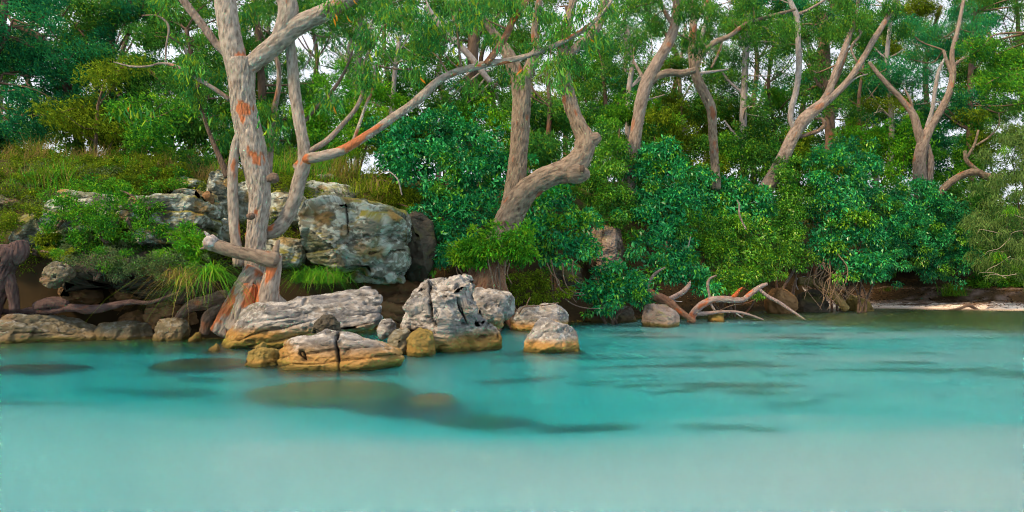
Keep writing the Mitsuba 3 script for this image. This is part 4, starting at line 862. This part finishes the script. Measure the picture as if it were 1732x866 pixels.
# ---------------------------------------------------------------- grass and rushes
def blades(base, L, w, r, lean=.5, droop=.7, col=('olive', .1), straw=.15, seg=4):
    k = len(base)
    az = r.uniform(0, 2 * np.pi, k)
    h = np.stack([np.cos(az), np.sin(az), az * 0], -1)
    side = np.stack([-np.sin(az), np.cos(az), az * 0], -1)
    ln, dr = np.abs(r.normal(0, lean, k))[:, None], (droop * r.uniform(.3, 1.3, k))[:, None]
    vs = []
    for t in np.linspace(0, 1, seg + 1):
        p = base + h * (L[:, None] * (ln * t + dr * .5 * t * t)) + np.array([0, 0, 1.0]) * (L[:, None] * (t - dr * .62 * t * t * t))
        ww = (w * (1 - t) ** .6 + .0006)[:, None] * .5
        vs += [p - side * ww, p + side * ww]
    v = np.stack(vs, 1).reshape(-1, 3)
    n = 2 * (seg + 1)
    i = (np.arange(k) * n)[:, None, None]
    f = (i + np.array([[[2 * j, 2 * j + 1, 2 * j + 3], [2 * j, 2 * j + 3, 2 * j + 2]] for j in range(seg)]).reshape(-1, 3)).reshape(-1, 3)
    c = colors(col[0], k, r.random(k), r, col[1])
    st = (r.random(k) < straw)[:, None]
    c = np.where(st, np.array([.36, .27, .10]) * r.uniform(.7, 1.2, (k, 1)), c)
    return v, f, np.repeat(c, n, 0)


def tussock(label, px, py, d, n, L, w, spread, straw=.12, col='green', droop=.8, z=None, seed=0, lean=.45):
    r = np.random.default_rng(500 + seed)
    c = P(px, py, d)
    b = c + r.normal(size=(n, 3)) * [spread, spread, .02]
    key = thing('tussock', label, 'grass tussock')
    put(key, blades(b, L * r.uniform(.5, 1.15, n), np.full(n, w), r, lean, droop, (col, .3), straw, 5), 'grass_blade', False)


r = np.random.default_rng(77)
gb = []
for (x0, x1, y0, y1, n, L) in [(-420, -40, 20.5, 25.5, 3000, .6), (-40, 380, 22.8, 25.5, 5200, .55), (-40, 120, 21.0, 23.5, 1500, .55), (260, 380, 21.6, 24, 1300, .5), (560, 760, 22.8, 26, 2600, .6), (470, 620, 23.6, 26, 1500, .5), (600, 720, 23, 24.5, 1200, .5)]:
    y = r.uniform(y0, y1, n)
    x = (r.uniform(x0, x1, n) - CX) / F * y
    keep = meshkit.fbm(np.stack([x * 1.1, y * 1.1, x * 0], -1), 3, 5) > .42
    x, y = x[keep], y[keep]
    q = np.stack([x * .9, y * .9, x * 0], -1)
    tall, dry = meshkit.fbm(q, 3, 15), meshkit.fbm(q * 1.3 + 9, 3, 16)
    for lo, hi, straw, lp in ((0, .46, .12, 'lime'), (.46, .56, .35, 'olive'), (.56, 1, .75, 'olive')):
        k = (dry >= lo) & (dry < hi)
        gb.append(blades(np.stack([x, y, ground(x, y) - .02], -1)[k], (L * r.uniform(.4, 1.2, len(x)) * (.35 + 1.5 * sstep(.35, .7, tall)))[k], np.full(k.sum(), .015), r, .4, .7, (lp, .3), straw, 3))
put('grass', join(gb), 'grass_blade', False)
labels['grass'] = {'kind': 'stuff', 'category': 'grass', 'label': 'long green and straw coloured grass along the top of the left bank'}
for i, a in enumerate([('arching green rush clump hanging over the bank left of the gum roots', 356, 474, 17.6, 240, .85, .018, .07, .06, 'lime', 2.7, None, .2),
                       ('dry straw coloured rush clump hanging left of the green one', 310, 482, 17.5, 130, .9, .012, .1, .6, 'olive', 2.7, None, .35),
                       ('thin dry rush tuft at the top of the dark gap by the gum roots', 296, 468, 17.6, 70, .6, .01, .1, .7, 'olive', 2.6, None, .6),
                       ('broad yellow green rush clump below the big lichen boulder', 540, 478, 19.2, 420, .75, .016, .24, .08, 'lime', 1.9, None, .55),
                       ('grass tuft between the gum stems and the flat slab on the bank', 470, 290, 22.5, 150, .8, .014, .2, .1, 'green', .9, None, .4),
                       ('grass tuft right of the flat slab on the bank', 625, 325, 23.5, 170, .8, .014, .3, .15, 'olive', .9, None, .5),
                       ('green tussock growing on the beach bank', 1612, 500, 34.2, 260, .8, .02, .22, .1, 'green', .9, None, .55),
                       ('small tussock at the right end of the beach bank', 1500, 492, 34.4, 70, .3, .015, .12, .4, 'olive', .9, None, .5),
                       ('reddish dry tussock right of the green one above the beach', 1690, 505, 34.6, 140, .45, .015, .16, .7, 'olive', .9, None, .5)]):
    tussock(*a[:11], seed=i, lean=a[12])

# ---------------------------------------------------------------- driftwood, roots, vines
def wood(name, label, cat, bones, d, pal, seed, **k):
    return tree(name, label, bones, d, pal, seed=seed, cat=cat, step=.05, **k)[0]


wood('fallen_branch', 'thick red brown fallen branch with a pale broken side fork, next to the pale rock', 'branch', [
    ('branch', [(1090, 492, 18), (1110, 502, 20), (1128, 510, 20), (1145, 524, 17), (1160, 534, 13), (1175, 545, 10)], dict(patch=.35)),
    ('side_branch', [(1128, 508, 12), (1145, 500, 11), (1155, 494, 11), (1164, 484, 9), (1168, 475, 2)], dict(pal='dead')),
    ('side_branch', [(1094, 490, 7), (1098, 478, 6), (1106, 465, 6), (1115, 458, 5), (1125, 452, 3)], dict(pal='pink')),
    ('twig', [(1140, 509, 2), (1148, 510, 2), (1154, 510, 2)], dict(pal='pale'))], 23.8, 'red', 200)
wood('fallen_branch', 'long grey fallen branch with bare orange wood, arching out of the water', 'branch', [
    ('branch', [(1168, 548, 16), (1172, 532, 15), (1182, 520, 15), (1195, 511, 14), (1205, 507, 13), (1225, 506, 13), (1240, 507, 13), (1256, 507, 11), (1272, 495, 11), (1290, 483, 8), (1298, 480, 5)], dict(pal='dead', patch=.45)),
    ('side_branch', [(1236, 506, 8), (1244, 499, 9), (1250, 491, 6), (1256, 486, 3)], dict(pal='red', patch=.9)),
    ('side_branch', [(1282, 488, 7), (1300, 502, 7), (1315, 510, 7), (1335, 523, 6), (1350, 533, 4), (1362, 541, 2)], dict(pal='dead', patch=.3)),
    ('side_branch', [(1175, 531, 10), (1195, 530, 8), (1225, 527, 6), (1255, 529, 5), (1275, 535, 4), (1292, 541, 2)], dict(pal='dead', patch=.0)),
    ('side_branch', [(1210, 527, 5), (1203, 515, 5), (1199, 495, 5), (1197, 480, 6), (1200, 472, 5), (1212, 466, 3)], dict(pal='pink', patch=.1)),
    ('twig', [(1215, 526, 2), (1240, 516, 2), (1262, 513, 1.5), (1280, 505, 1)], dict(pal='brown')),
    ('twig', [(1245, 530, 3), (1256, 537, 2)], dict(pal='pale'))], 24.4, 'dead', 220)
wood('mossy_log', 'thick mossy log sloping down into the water above the dark boulder', 'log', [
    ('log', [(1350, 476, 18), (1368, 476, 18), (1385, 481, 19), (1402, 492, 18), (1418, 507, 17), (1432, 524, 15)], {}),
    ('root', [(1362, 474, 3), (1348, 472, 3), (1346, 480, 3), (1350, 490, 2)], dict(pal='pale')), ('root', [(1372, 472, 3), (1360, 468, 2), (1350, 472, 2)], dict(pal='pale'))], 29.6, 'moss', 240)
wood('driftwood', 'bent piece of driftwood with a pale upturned end, lying at the edge of the beach', 'driftwood', [
    ('branch', [(1605, 524, 3), (1622, 522, 5), (1640, 517, 7), (1650, 522, 6), (1660, 526, 5), (1668, 524, 4)], dict(pal='dark', patch=0)),
    ('branch', [(1664, 526, 4), (1672, 520, 4), (1681, 518, 4), (1682, 512, 3.5), (1677, 510, 2)], dict(pal='pale'))], 31.4, 'brown', 250)
wood('bare_pole', 'thin bare grey stem leaning in the dark gap left of the mossy log', 'branch', [('stem', [(1322, 492, 5), (1332, 475, 6), (1342, 458, 6), (1350, 440, 5)], {})], 29.8, 'pink', 260)
wood('root_log', 'wet twisted root running along under the cave from the gnarled stump', 'root', [
    ('root', [(-40, 526, 16), (0, 527, 13), (30, 528, 12), (60, 524, 14), (85, 527, 11), (120, 520, 17), (155, 524, 16), (190, 517, 14), (220, 511, 11), (250, 512, 10), (285, 502, 9), (305, 494, 7)], dict(lump=.45, patch=.25)),
    ('root', [(60, 520, 20), (90, 512, 24), (115, 516, 16)], {})], 18.2, 'wet', 270, rough=.2)
wood('gnarled_stump', 'dark gnarled stump with a hollow top at the left edge', 'stump', [
    ('trunk', [(-30, 545, 60), (-14, 510, 46), (-4, 480, 40), (6, 455, 42), (14, 436, 46), (20, 418, 44)], dict(lump=.4)),
    ('root', [(10, 460, 24), (20, 490, 24), (25, 525, 20)], dict(pal='wet', lump=.3)), ('burl', [(22, 440, 30), (34, 425, 36), (30, 410, 34)], dict(lump=.3))], 17.9, 'wet', 280, rough=.2, patch=.02)
wood('bank_root', 'red brown root mass under the rushes left of the gum', 'root', [
    ('root', [(385, 500, 24), (350, 510, 30), (320, 520, 24), (300, 540, 16)], dict(lump=.3)), ('root', [(380, 515, 24), (355, 535, 24), (345, 565, 20)], dict(lump=.3)), ('root', [(345, 470, 30), (300, 500, 34), (280, 490, 20)], dict(lump=.3, pal='dark', d=18.9))], 18.6, 'brown', 290, rough=.25, patch=.3)
VINES = [[(855, 440), (854, 470), (858, 495), (868, 515), (878, 530)], [(840, 450), (838, 470), (845, 495)], [(862, 445), (858, 465), (866, 480)], [(925, 445), (935, 465), (945, 475), (948, 490), (965, 500), (975, 512)], [(932, 440), (940, 470), (950, 490), (975, 500), (990, 498)], [(952, 445), (955, 475), (965, 492), (985, 495)],
         [(878, 530), (885, 520), (905, 518), (930, 515), (945, 512)], [(890, 520), (893, 510), (897, 503)], [(955, 505), (970, 515), (1000, 522), (1020, 521)], [(970, 440), (968, 460), (975, 475), (985, 480)]]
for i, v in enumerate(VINES):
    k = thing('hanging_vine', ['long bare vine hanging from the bright green shrub down to the flat boulder', 'short vine hanging beside the foot of the twisted trunk', 'thin vine next to the longest hanging vine', 'kinked grey vine stem at the middle of the shaded hollow', 'second kinked vine curving right into the low shrub', 'slender vine right of the two kinked ones', 'vine end lying across the flat boulder', 'tiny upright twig behind the flat boulder', 'low looping vine above the dark water under the low shrub', 'short vine hanging right of the kinked stems'][i], 'vine')
    p = P([a[0] for a in v], [a[1] for a in v], 20.9 if i < 3 or i in (6, 7) else 22.4)
    put(k, tube(p, np.linspace(.020, .010, len(p)), 'brown', .06, 6, seed=300 + i, patch=0), 'bark_surface')
r = np.random.default_rng(5)
tang = []
for i in range(30):
    x = r.uniform(1378, 1440)
    tang.append(thin(P([x, x + r.normal() * 9, x + r.normal() * 16, x + r.normal() * 18], [r.uniform(425, 445), 455, 475, r.uniform(490, 525)], 29.2 + r.normal() * .2), [.02, .018, .014, .008], [.24, .18, .13], .12))
put(thing('root_tangle', 'tangle of pale hanging roots under the shrub above the mossy log', 'roots'), join(tang), 'soil_surface')
tang = []
for i in range(9):
    x, y = r.uniform(1650, 1725), r.uniform(360, 470)
    a = r.uniform(-.5, .9)
    tang.append(thin(P([x + 40, x + 20, x, x - 20 * r.random()], [y - 30 * a, y - 12 * a + r.normal() * 3, y, y + 10 * r.random()], 30 + r.normal() * .3), [.016, .012, .008, .004], [.34, .30, .24], .15))
put(thing('bare_branch', 'spray of bare pale twigs in the she-oak at the right edge', 'branch'), join(tang), 'soil_surface')

# ---------------------------------------------------------------- the forest behind
r = np.random.default_rng(901)


def forest_tree(label, pts, d, pal, blobs, leaf='forest', seed=0, cover=1.1, L=.17, Wd=.05, sub=.5, style='any', group=None, branches=3, surface='thin_leaf', squash=.55):
    rr = np.random.default_rng(seed + 4000)
    bones = [('trunk', pts)]
    for i in range(branches):
        t = rr.uniform(.35, .9)
        j = int(t * (len(pts) - 1))
        a, w = pts[j], pts[j][2] * .45
        s = rr.choice([-1, 1])
        dx, dy = s * rr.uniform(25, 60), -rr.uniform(30, 80)
        bones.append(('branch', [(a[0], a[1], w), (a[0] + dx * .4, a[1] + dy * .3, w * .8), (a[0] + dx * .75, a[1] + dy * .7, w * .6), (a[0] + dx, a[1] + dy, w * .3)]))
    key, nodes = tree('forest_tree', label, bones, d, pal, step=.14, seed=400 + seed, sides=9, group=group, rough=.05)
    if blobs:
        crown(key, blobs, nodes, leaf, L=L, Wd=Wd, cover=cover, sub=sub, style=style, seed=50 + seed, surface=surface, squash=squash, twig=(.36, .32, .29) if pal in ('pale', 'pink') else (.16, .11, .08))
    return key


def cloud_blobs(x0, x1, y0, y1, n, rp, d, dj=2.0, seed=0):
    rr = np.random.default_rng(seed + 8000)
    xs = (np.arange(n) + rr.random(n)) / n * (x1 - x0) + x0
    return [(x, rr.uniform(y0, y1), rp * rr.uniform(.7, 1.3), d + rr.normal() * dj * .5) for x in xs]


FT = [
    # left: dense dark trees
    ('dense dark tree at the far left edge of the forest', [(-40, 290, 26), (-30, 200, 24), (-10, 100, 20), (10, 0, 14), (20, -60, 10)], 27, 'dark', cloud_blobs(-120, 120, -40, 230, 30, 40, 27, seed=1), 'teal', 1.0),
    ('dark tree with an arching limb second from the left', [(140, 280, 20), (125, 200, 18), (100, 110, 18), (60, 60, 16), (20, 40, 10)], 29, 'dark', cloud_blobs(0, 230, -30, 230, 32, 38, 29, seed=2), 'teal', 1.1),
    ('dark tree behind the middle of the left bank', [(190, 280, 18), (195, 200, 16), (185, 100, 14), (200, 10, 10)], 30, 'dark', cloud_blobs(100, 320, -30, 220, 26, 38, 30, seed=3), 'forest', 1.1),
    ('dark tree left of the gum trunks', [(330, 290, 16), (322, 220, 14), (330, 140, 12), (315, 50, 9)], 28, 'dark', cloud_blobs(220, 400, -30, 230, 24, 36, 28.5, seed=4), 'forest', 1.05),
    ('low leafy tree on the skyline of the left bank', [(160, 290, 8), (162, 240, 7), (165, 180, 5)], 25, 'brown', cloud_blobs(110, 210, 110, 250, 12, 26, 25, seed=5), 'olive', .9),
    ('small light green tree between the left bank and the gum', [(240, 290, 6), (245, 240, 5), (250, 200, 4)], 24.5, 'brown', cloud_blobs(200, 300, 170, 265, 12, 22, 24.5, seed=6), 'green', .8),
    ('tall tree hidden behind the gum trunks', [(450, 290, 18), (445, 200, 17), (440, 100, 15), (430, 0, 12)], 31, 'dark', cloud_blobs(360, 540, -40, 260, 28, 38, 31, seed=7), 'forest', 1.05),
    ('dark tree beyond the left edge of the bank', [(-180, 290, 20), (-185, 200, 18), (-170, 90, 15), (-190, -20, 10)], 27, 'dark', cloud_blobs(-300, -80, -40, 220, 22, 40, 27, seed=31), 'teal', .8),
    # middle
    ('grey trunk seen behind the leaves of the long limb', [(600, 250, 18), (603, 180, 17), (606, 100, 16), (610, 20, 13)], 36, 'pale', cloud_blobs(520, 690, -30, 170, 20, 38, 36, seed=8), 'gum', .8),
    ('pale slender trunk behind the bend of the long limb', [(660, 260, 11), (664, 170, 10), (672, 90, 9), (682, 40, 6)], 33, 'pale', cloud_blobs(620, 740, -20, 120, 12, 34, 33, seed=9), 'gum', .7),
    ('dark brown trunk above the large blue green shrub', [(794, 280, 26), (796, 200, 24), (798, 140, 24), (802, 60, 24), (812, 0, 22)], 35, 'brown', cloud_blobs(700, 880, -40, 150, 18, 40, 35, seed=10), 'forest', .8),
    ('leaning pale trunk between the dark trunk and the twisted tree', [(830, 140, 12), (790, 90, 14), (750, 50, 13), (720, 10, 11)], 34, 'pale', cloud_blobs(720, 860, 100, 230, 12, 30, 36, seed=11), 'green', .8),
    ('bushy tree between the two limbs of the twisted tree', [(925, 330, 12), (925, 260, 11), (930, 180, 9), (925, 120, 7)], 28, 'dark', cloud_blobs(890, 965, 150, 310, 18, 28, 28, seed=12), 'forest', 1.4),
    ('pale thin gum left of the brown grey tree', [(1062, 260, 12), (1062, 200, 11), (1064, 150, 11), (1070, 100, 8), (1060, 40, 6)], 36, 'pale', cloud_blobs(1000, 1110, 20, 150, 10, 34, 36, seed=13), 'gum', .6),
    ('tree filling the gap right of the twisted elbow', [(1010, 300, 10), (1025, 200, 9), (1020, 120, 8)], 38, 'dark', cloud_blobs(985, 1080, 60, 250, 10, 28, 38, seed=14), 'forest', .7),
    # right
    ('straight pale trunk right of the crooked tree', [(1258, 310, 16), (1257, 240, 15), (1258, 160, 14), (1262, 80, 13), (1265, 10, 11)], 38, 'pale', cloud_blobs(1180, 1340, 20, 200, 16, 36, 38, seed=15), 'forest', .8),
    ('dark brown trunk behind the leaning tree', [(1402, 290, 22), (1404, 230, 20), (1400, 160, 20), (1395, 100, 22), (1390, 20, 20)], 37, 'brown', cloud_blobs(1310, 1480, 10, 200, 18, 36, 37, seed=16), 'forest', .8),
    ('pale upright trunk behind the twin branches of the leaning tree', [(1505, 300, 12), (1508, 200, 11), (1500, 100, 9), (1510, 10, 7)], 42, 'pale', cloud_blobs(1430, 1600, 0, 230, 18, 36, 42, seed=17), 'teal', .8),
    ('dark tree behind the spreading tree', [(1645, 320, 14), (1640, 220, 13), (1642, 120, 11), (1650, 20, 9)], 44, 'dark', cloud_blobs(1580, 1760, -10, 200, 20, 38, 44, seed=18), 'forest', .85),
    ('tree with layered light green foliage at the top right corner', [(1790, 330, 20), (1780, 220, 18), (1765, 120, 15), (1740, 30, 11)], 32, 'brown', cloud_blobs(1640, 1800, 60, 190, 18, 34, 32, seed=19), 'green', 1.0),
    ('grey stem left of the straight pale trunk', [(1160, 300, 9), (1155, 220, 8), (1150, 130, 7), (1160, 40, 5)], 40, 'pink', cloud_blobs(1100, 1230, 90, 260, 12, 32, 40, seed=20), 'forest', .75),
    ('thin dark stem between the straight pale trunk and the leaning tree', [(1300, 320, 8), (1310, 230, 8), (1300, 140, 7), (1310, 60, 5)], 40, 'dark', cloud_blobs(1230, 1400, 170, 290, 14, 30, 40, seed=21), 'forest', .8),
    ('slim brown stem right of the dark brown trunk', [(1450, 310, 9), (1456, 240, 8), (1452, 180, 7), (1460, 110, 5)], 41, 'brown', cloud_blobs(1420, 1520, 150, 290, 8, 28, 41, seed=22), 'olive', .6),
]
for i, a in enumerate(FT):
    forest_tree(a[0], a[1], a[2], a[3], a[4], a[5], seed=i, cover=a[6])
# undergrowth: bushy young trees whose crowns reach down to the shrubs, behind the named trees
UG = [('dark bushy undergrowth beyond the left edge of the bank', -330, -60, 200, 290, 26, 'forest'),
      ('dark undergrowth close behind the tall dense shrub', 1080, 1200, 275, 340, 32.5, 'forest'), ('dark undergrowth close behind the light green shrub', 1200, 1330, 285, 345, 34, 'forest'), ('dark undergrowth close behind the bulging shrub', 1330, 1480, 295, 345, 35.5, 'forest'),
      ('olive undergrowth high behind the fork of the brown grey tree', 1095, 1215, 140, 215, 40, 'olive'), ('green undergrowth high behind the straight pale trunk', 1215, 1325, 160, 240, 41, 'green'), ('dull undergrowth high right of the leaning tree', 1415, 1530, 170, 250, 43, 'forest'), ('green undergrowth high behind the knobbly elbow', 975, 1075, 130, 210, 40, 'green'), ('dark undergrowth high behind the spreading tree', 1530, 1660, 190, 270, 45, 'teal'),
      ('dark bushy undergrowth at the far left end of the skyline', -60, 90, 215, 262, 28, 'teal'), ('dark bushy undergrowth behind the skyline shrub of the left bank', 90, 220, 220, 268, 28, 'forest'), ('dull green undergrowth behind the grass left of the gum', 215, 345, 225, 272, 27.5, 'forest'),
      ('dark undergrowth seen between the gum stems', 340, 480, 200, 285, 27, 'forest'), ('undergrowth behind the curved gum stem and the flat slab', 470, 580, 235, 300, 27, 'green'), ('dull undergrowth between the light shrub and the dark brown trunk', 640, 760, 170, 215, 34, 'forest'),
      ('yellow green undergrowth right of the dark brown trunk', 770, 880, 185, 250, 34, 'lime'), ('dark undergrowth behind the twisted elbow', 890, 1010, 200, 300, 31, 'forest'), ('dull undergrowth left of the foot of the brown grey tree', 1000, 1090, 190, 260, 34, 'green'),
      ('yellowish undergrowth between the brown grey tree and the crooked tree', 1095, 1205, 200, 290, 33, 'olive'), ('dull green undergrowth right of the crooked tree', 1205, 1310, 225, 300, 36, 'forest'), ('undergrowth right of the foot of the leaning tree', 1330, 1420, 235, 300, 35, 'olive'),
      ('yellow green undergrowth between the leaning and the spreading tree', 1430, 1560, 235, 310, 37, 'lime'), ('dark undergrowth right of the foot of the spreading tree', 1570, 1660, 270, 330, 38, 'green'), ('dull undergrowth at the right edge behind the she-oak', 1640, 1790, 220, 330, 38, 'olive')]
for i, (lab, x0, x1, y0, y1, d, lp) in enumerate(UG):
    bush('undergrowth', lab, [(x, y, ry, dd_) for x, y, ry, dd_ in [(q[0], q[1], q[2], q[3]) for q in cloud_blobs(x0, x1, y0 - 25, y1, max(5, int((x1 - x0) / 14)), 24, d, 1.0, 300 + i)] + [(x, y1 + 12, 26, d + .5) for x in np.linspace(x0, x1, max(3, int((x1 - x0) / 34)))]],
         pal=lp, L=.16, Wd=.065, clump=.42, cover=1.5, seed=200 + i, surface='thin_leaf', stems=3, cat='shrub', inner=.35)
gr = np.random.default_rng(91)
gc = []
for (x0, x1, y0, y1, n, lp) in [(-24, -13.5, 18.5, 25, 700, 'olive'), (-13.5, -5.5, 19.2, 24.5, 900, 'olive'), (-13.5, -6, 19.4, 23, 260, 'heath'), (-5.5, 0, 22.4, 25.5, 200, 'olive'), (-1.5, 13, 26.2, 34, 700, 'green'), (13, 22, 37, 44, 300, 'green')]:
    x, y = gr.uniform(x0, x1, n), gr.uniform(y0, y1, n)
    z = ground(x, y)
    k = z > 1.5
    x, y, z = x[k], y[k], z[k]
    rad = gr.uniform(.12, .28, len(x))
    gc.append(leaves_at(np.stack([x, y, z + .06], -1), rad, (rad ** 2 * 1500).astype(int) + 8, .075, .032, lp, 'rosette', gr, (1, 1, .6), .15))
put('ground_cover', join(gc), 'thin_leaf', False)
labels['ground_cover'] = {'kind': 'stuff', 'category': 'ground cover', 'label': 'low leafy ground cover on the slopes of the bank'}
# a second row further back, whose crowns close most of the sky
rr = np.random.default_rng(33)
MARKS = [(-20, 'the far left edge'), (120, 'the left bank shrubs'), (300, 'the small green shrub on the left bank'), (420, 'the gum trunk'), (520, 'the curved gum stem'), (640, 'the long gum limb'), (795, 'the dark brown trunk'), (880, 'the twisted tree'), (975, 'the knobbly elbow'), (1085, 'the brown grey tree'), (1200, 'the crooked tree'), (1330, 'the leaning tree'), (1420, 'the dark trunk behind the leaning tree'), (1555, 'the spreading tree'), (1650, 'the bent tree'), (1760, 'the right edge')]
for i in range(26):
    x = -80 + i * 75 + rr.uniform(-20, 20)
    d = rr.uniform(48, 60)
    base = 300 if x < 1000 else 320
    pal = ('dark', 'pale', 'brown', 'pink')[i % 4]
    mark = min(MARKS, key=lambda q: abs(q[0] - x))
    forest_tree(f'slender {dict(dark="dark", pale="pale", brown="brown", pink="pinkish")[pal]} back row tree behind, {"left of" if x < mark[0] else "right of"} {mark[1]}', [(x, base, 12), (x + rr.normal() * 8, 200, 11), (x + rr.normal() * 14, 100, 9), (x + rr.normal() * 22, 10, 7)], d, pal,
                cloud_blobs(x - 75, x + 75, -30, 265, 15, 36, d, seed=60 + i), ('forest', 'teal', 'olive', 'gum')[(i * 7) % 4], seed=60 + i, cover=1.0, L=.22, Wd=.065, sub=.6, branches=4)

r = np.random.default_rng(17)
lit = []
for (x0, x1, s0, s1, n) in [(12.5, 22, .6, 4.2, 2600), (3, 13, .2, 3.5, 1600), (-12, -6, 2.0, 6, 700)]:
    x = r.uniform(x0, x1, n)
    y = shore_y(x) + s0 + (s1 - s0) * r.random(n) ** .7
    p = np.stack([x, y, ground(x, y) + .012], -1)
    d = unit(r.normal(size=(n, 3)) * [1, 1, .25])
    c = np.array([[.16, .08, .035], [.26, .15, .07], [.08, .05, .03], [.30, .24, .16]])[r.integers(0, 4, n)] * r.uniform(.7, 1.2, (n, 1))
    lit.append(leaf_quads(p, d, unit(r.normal(size=(n, 3)) * .35 + [0, 0, 1]), r.uniform(.06, .16, n), r.uniform(.02, .045, n), c))
put('leaf_litter', join(lit), 'soil_surface', False)
labels['leaf_litter'] = {'kind': 'stuff', 'category': 'leaf litter', 'label': 'brown fallen leaves on the beach and under the shrubs'}
for i, (lab, pts) in enumerate([('crooked dead stick standing out of the light green shrub', [(1262, 388, 4), (1255, 375, 4), (1250, 360, 4), (1250, 345, 3), (1246, 338, 2)]),
                                ('short pale stick poking from the blue green shrub near the light one', [(1166, 470, 4), (1168, 440, 4), (1164, 425, 3), (1168, 400, 2)]),
                                ('bare grey twig arching out of the large shrub left of the twisted tree', [(680, 330, 3), (670, 300, 3), (655, 290, 2), (640, 296, 1.5)]),
                                ('thin stick on the sand at the far right of the beach', [(1670, 515, 3), (1700, 513, 3), (1728, 516, 2)]),
                                ('dark driftwood stick along the wrack line of the beach', [(1490, 512, 3), (1530, 510, 4), (1575, 513, 3)])]):
    wood('dead_stick', lab, 'stick', [('stem', pts, dict(patch=0))], (26, 25.5, 23.2, 33.5, 33.2)[i], ('pink', 'pale', 'pale', 'pale', 'brown')[i], 500 + i)
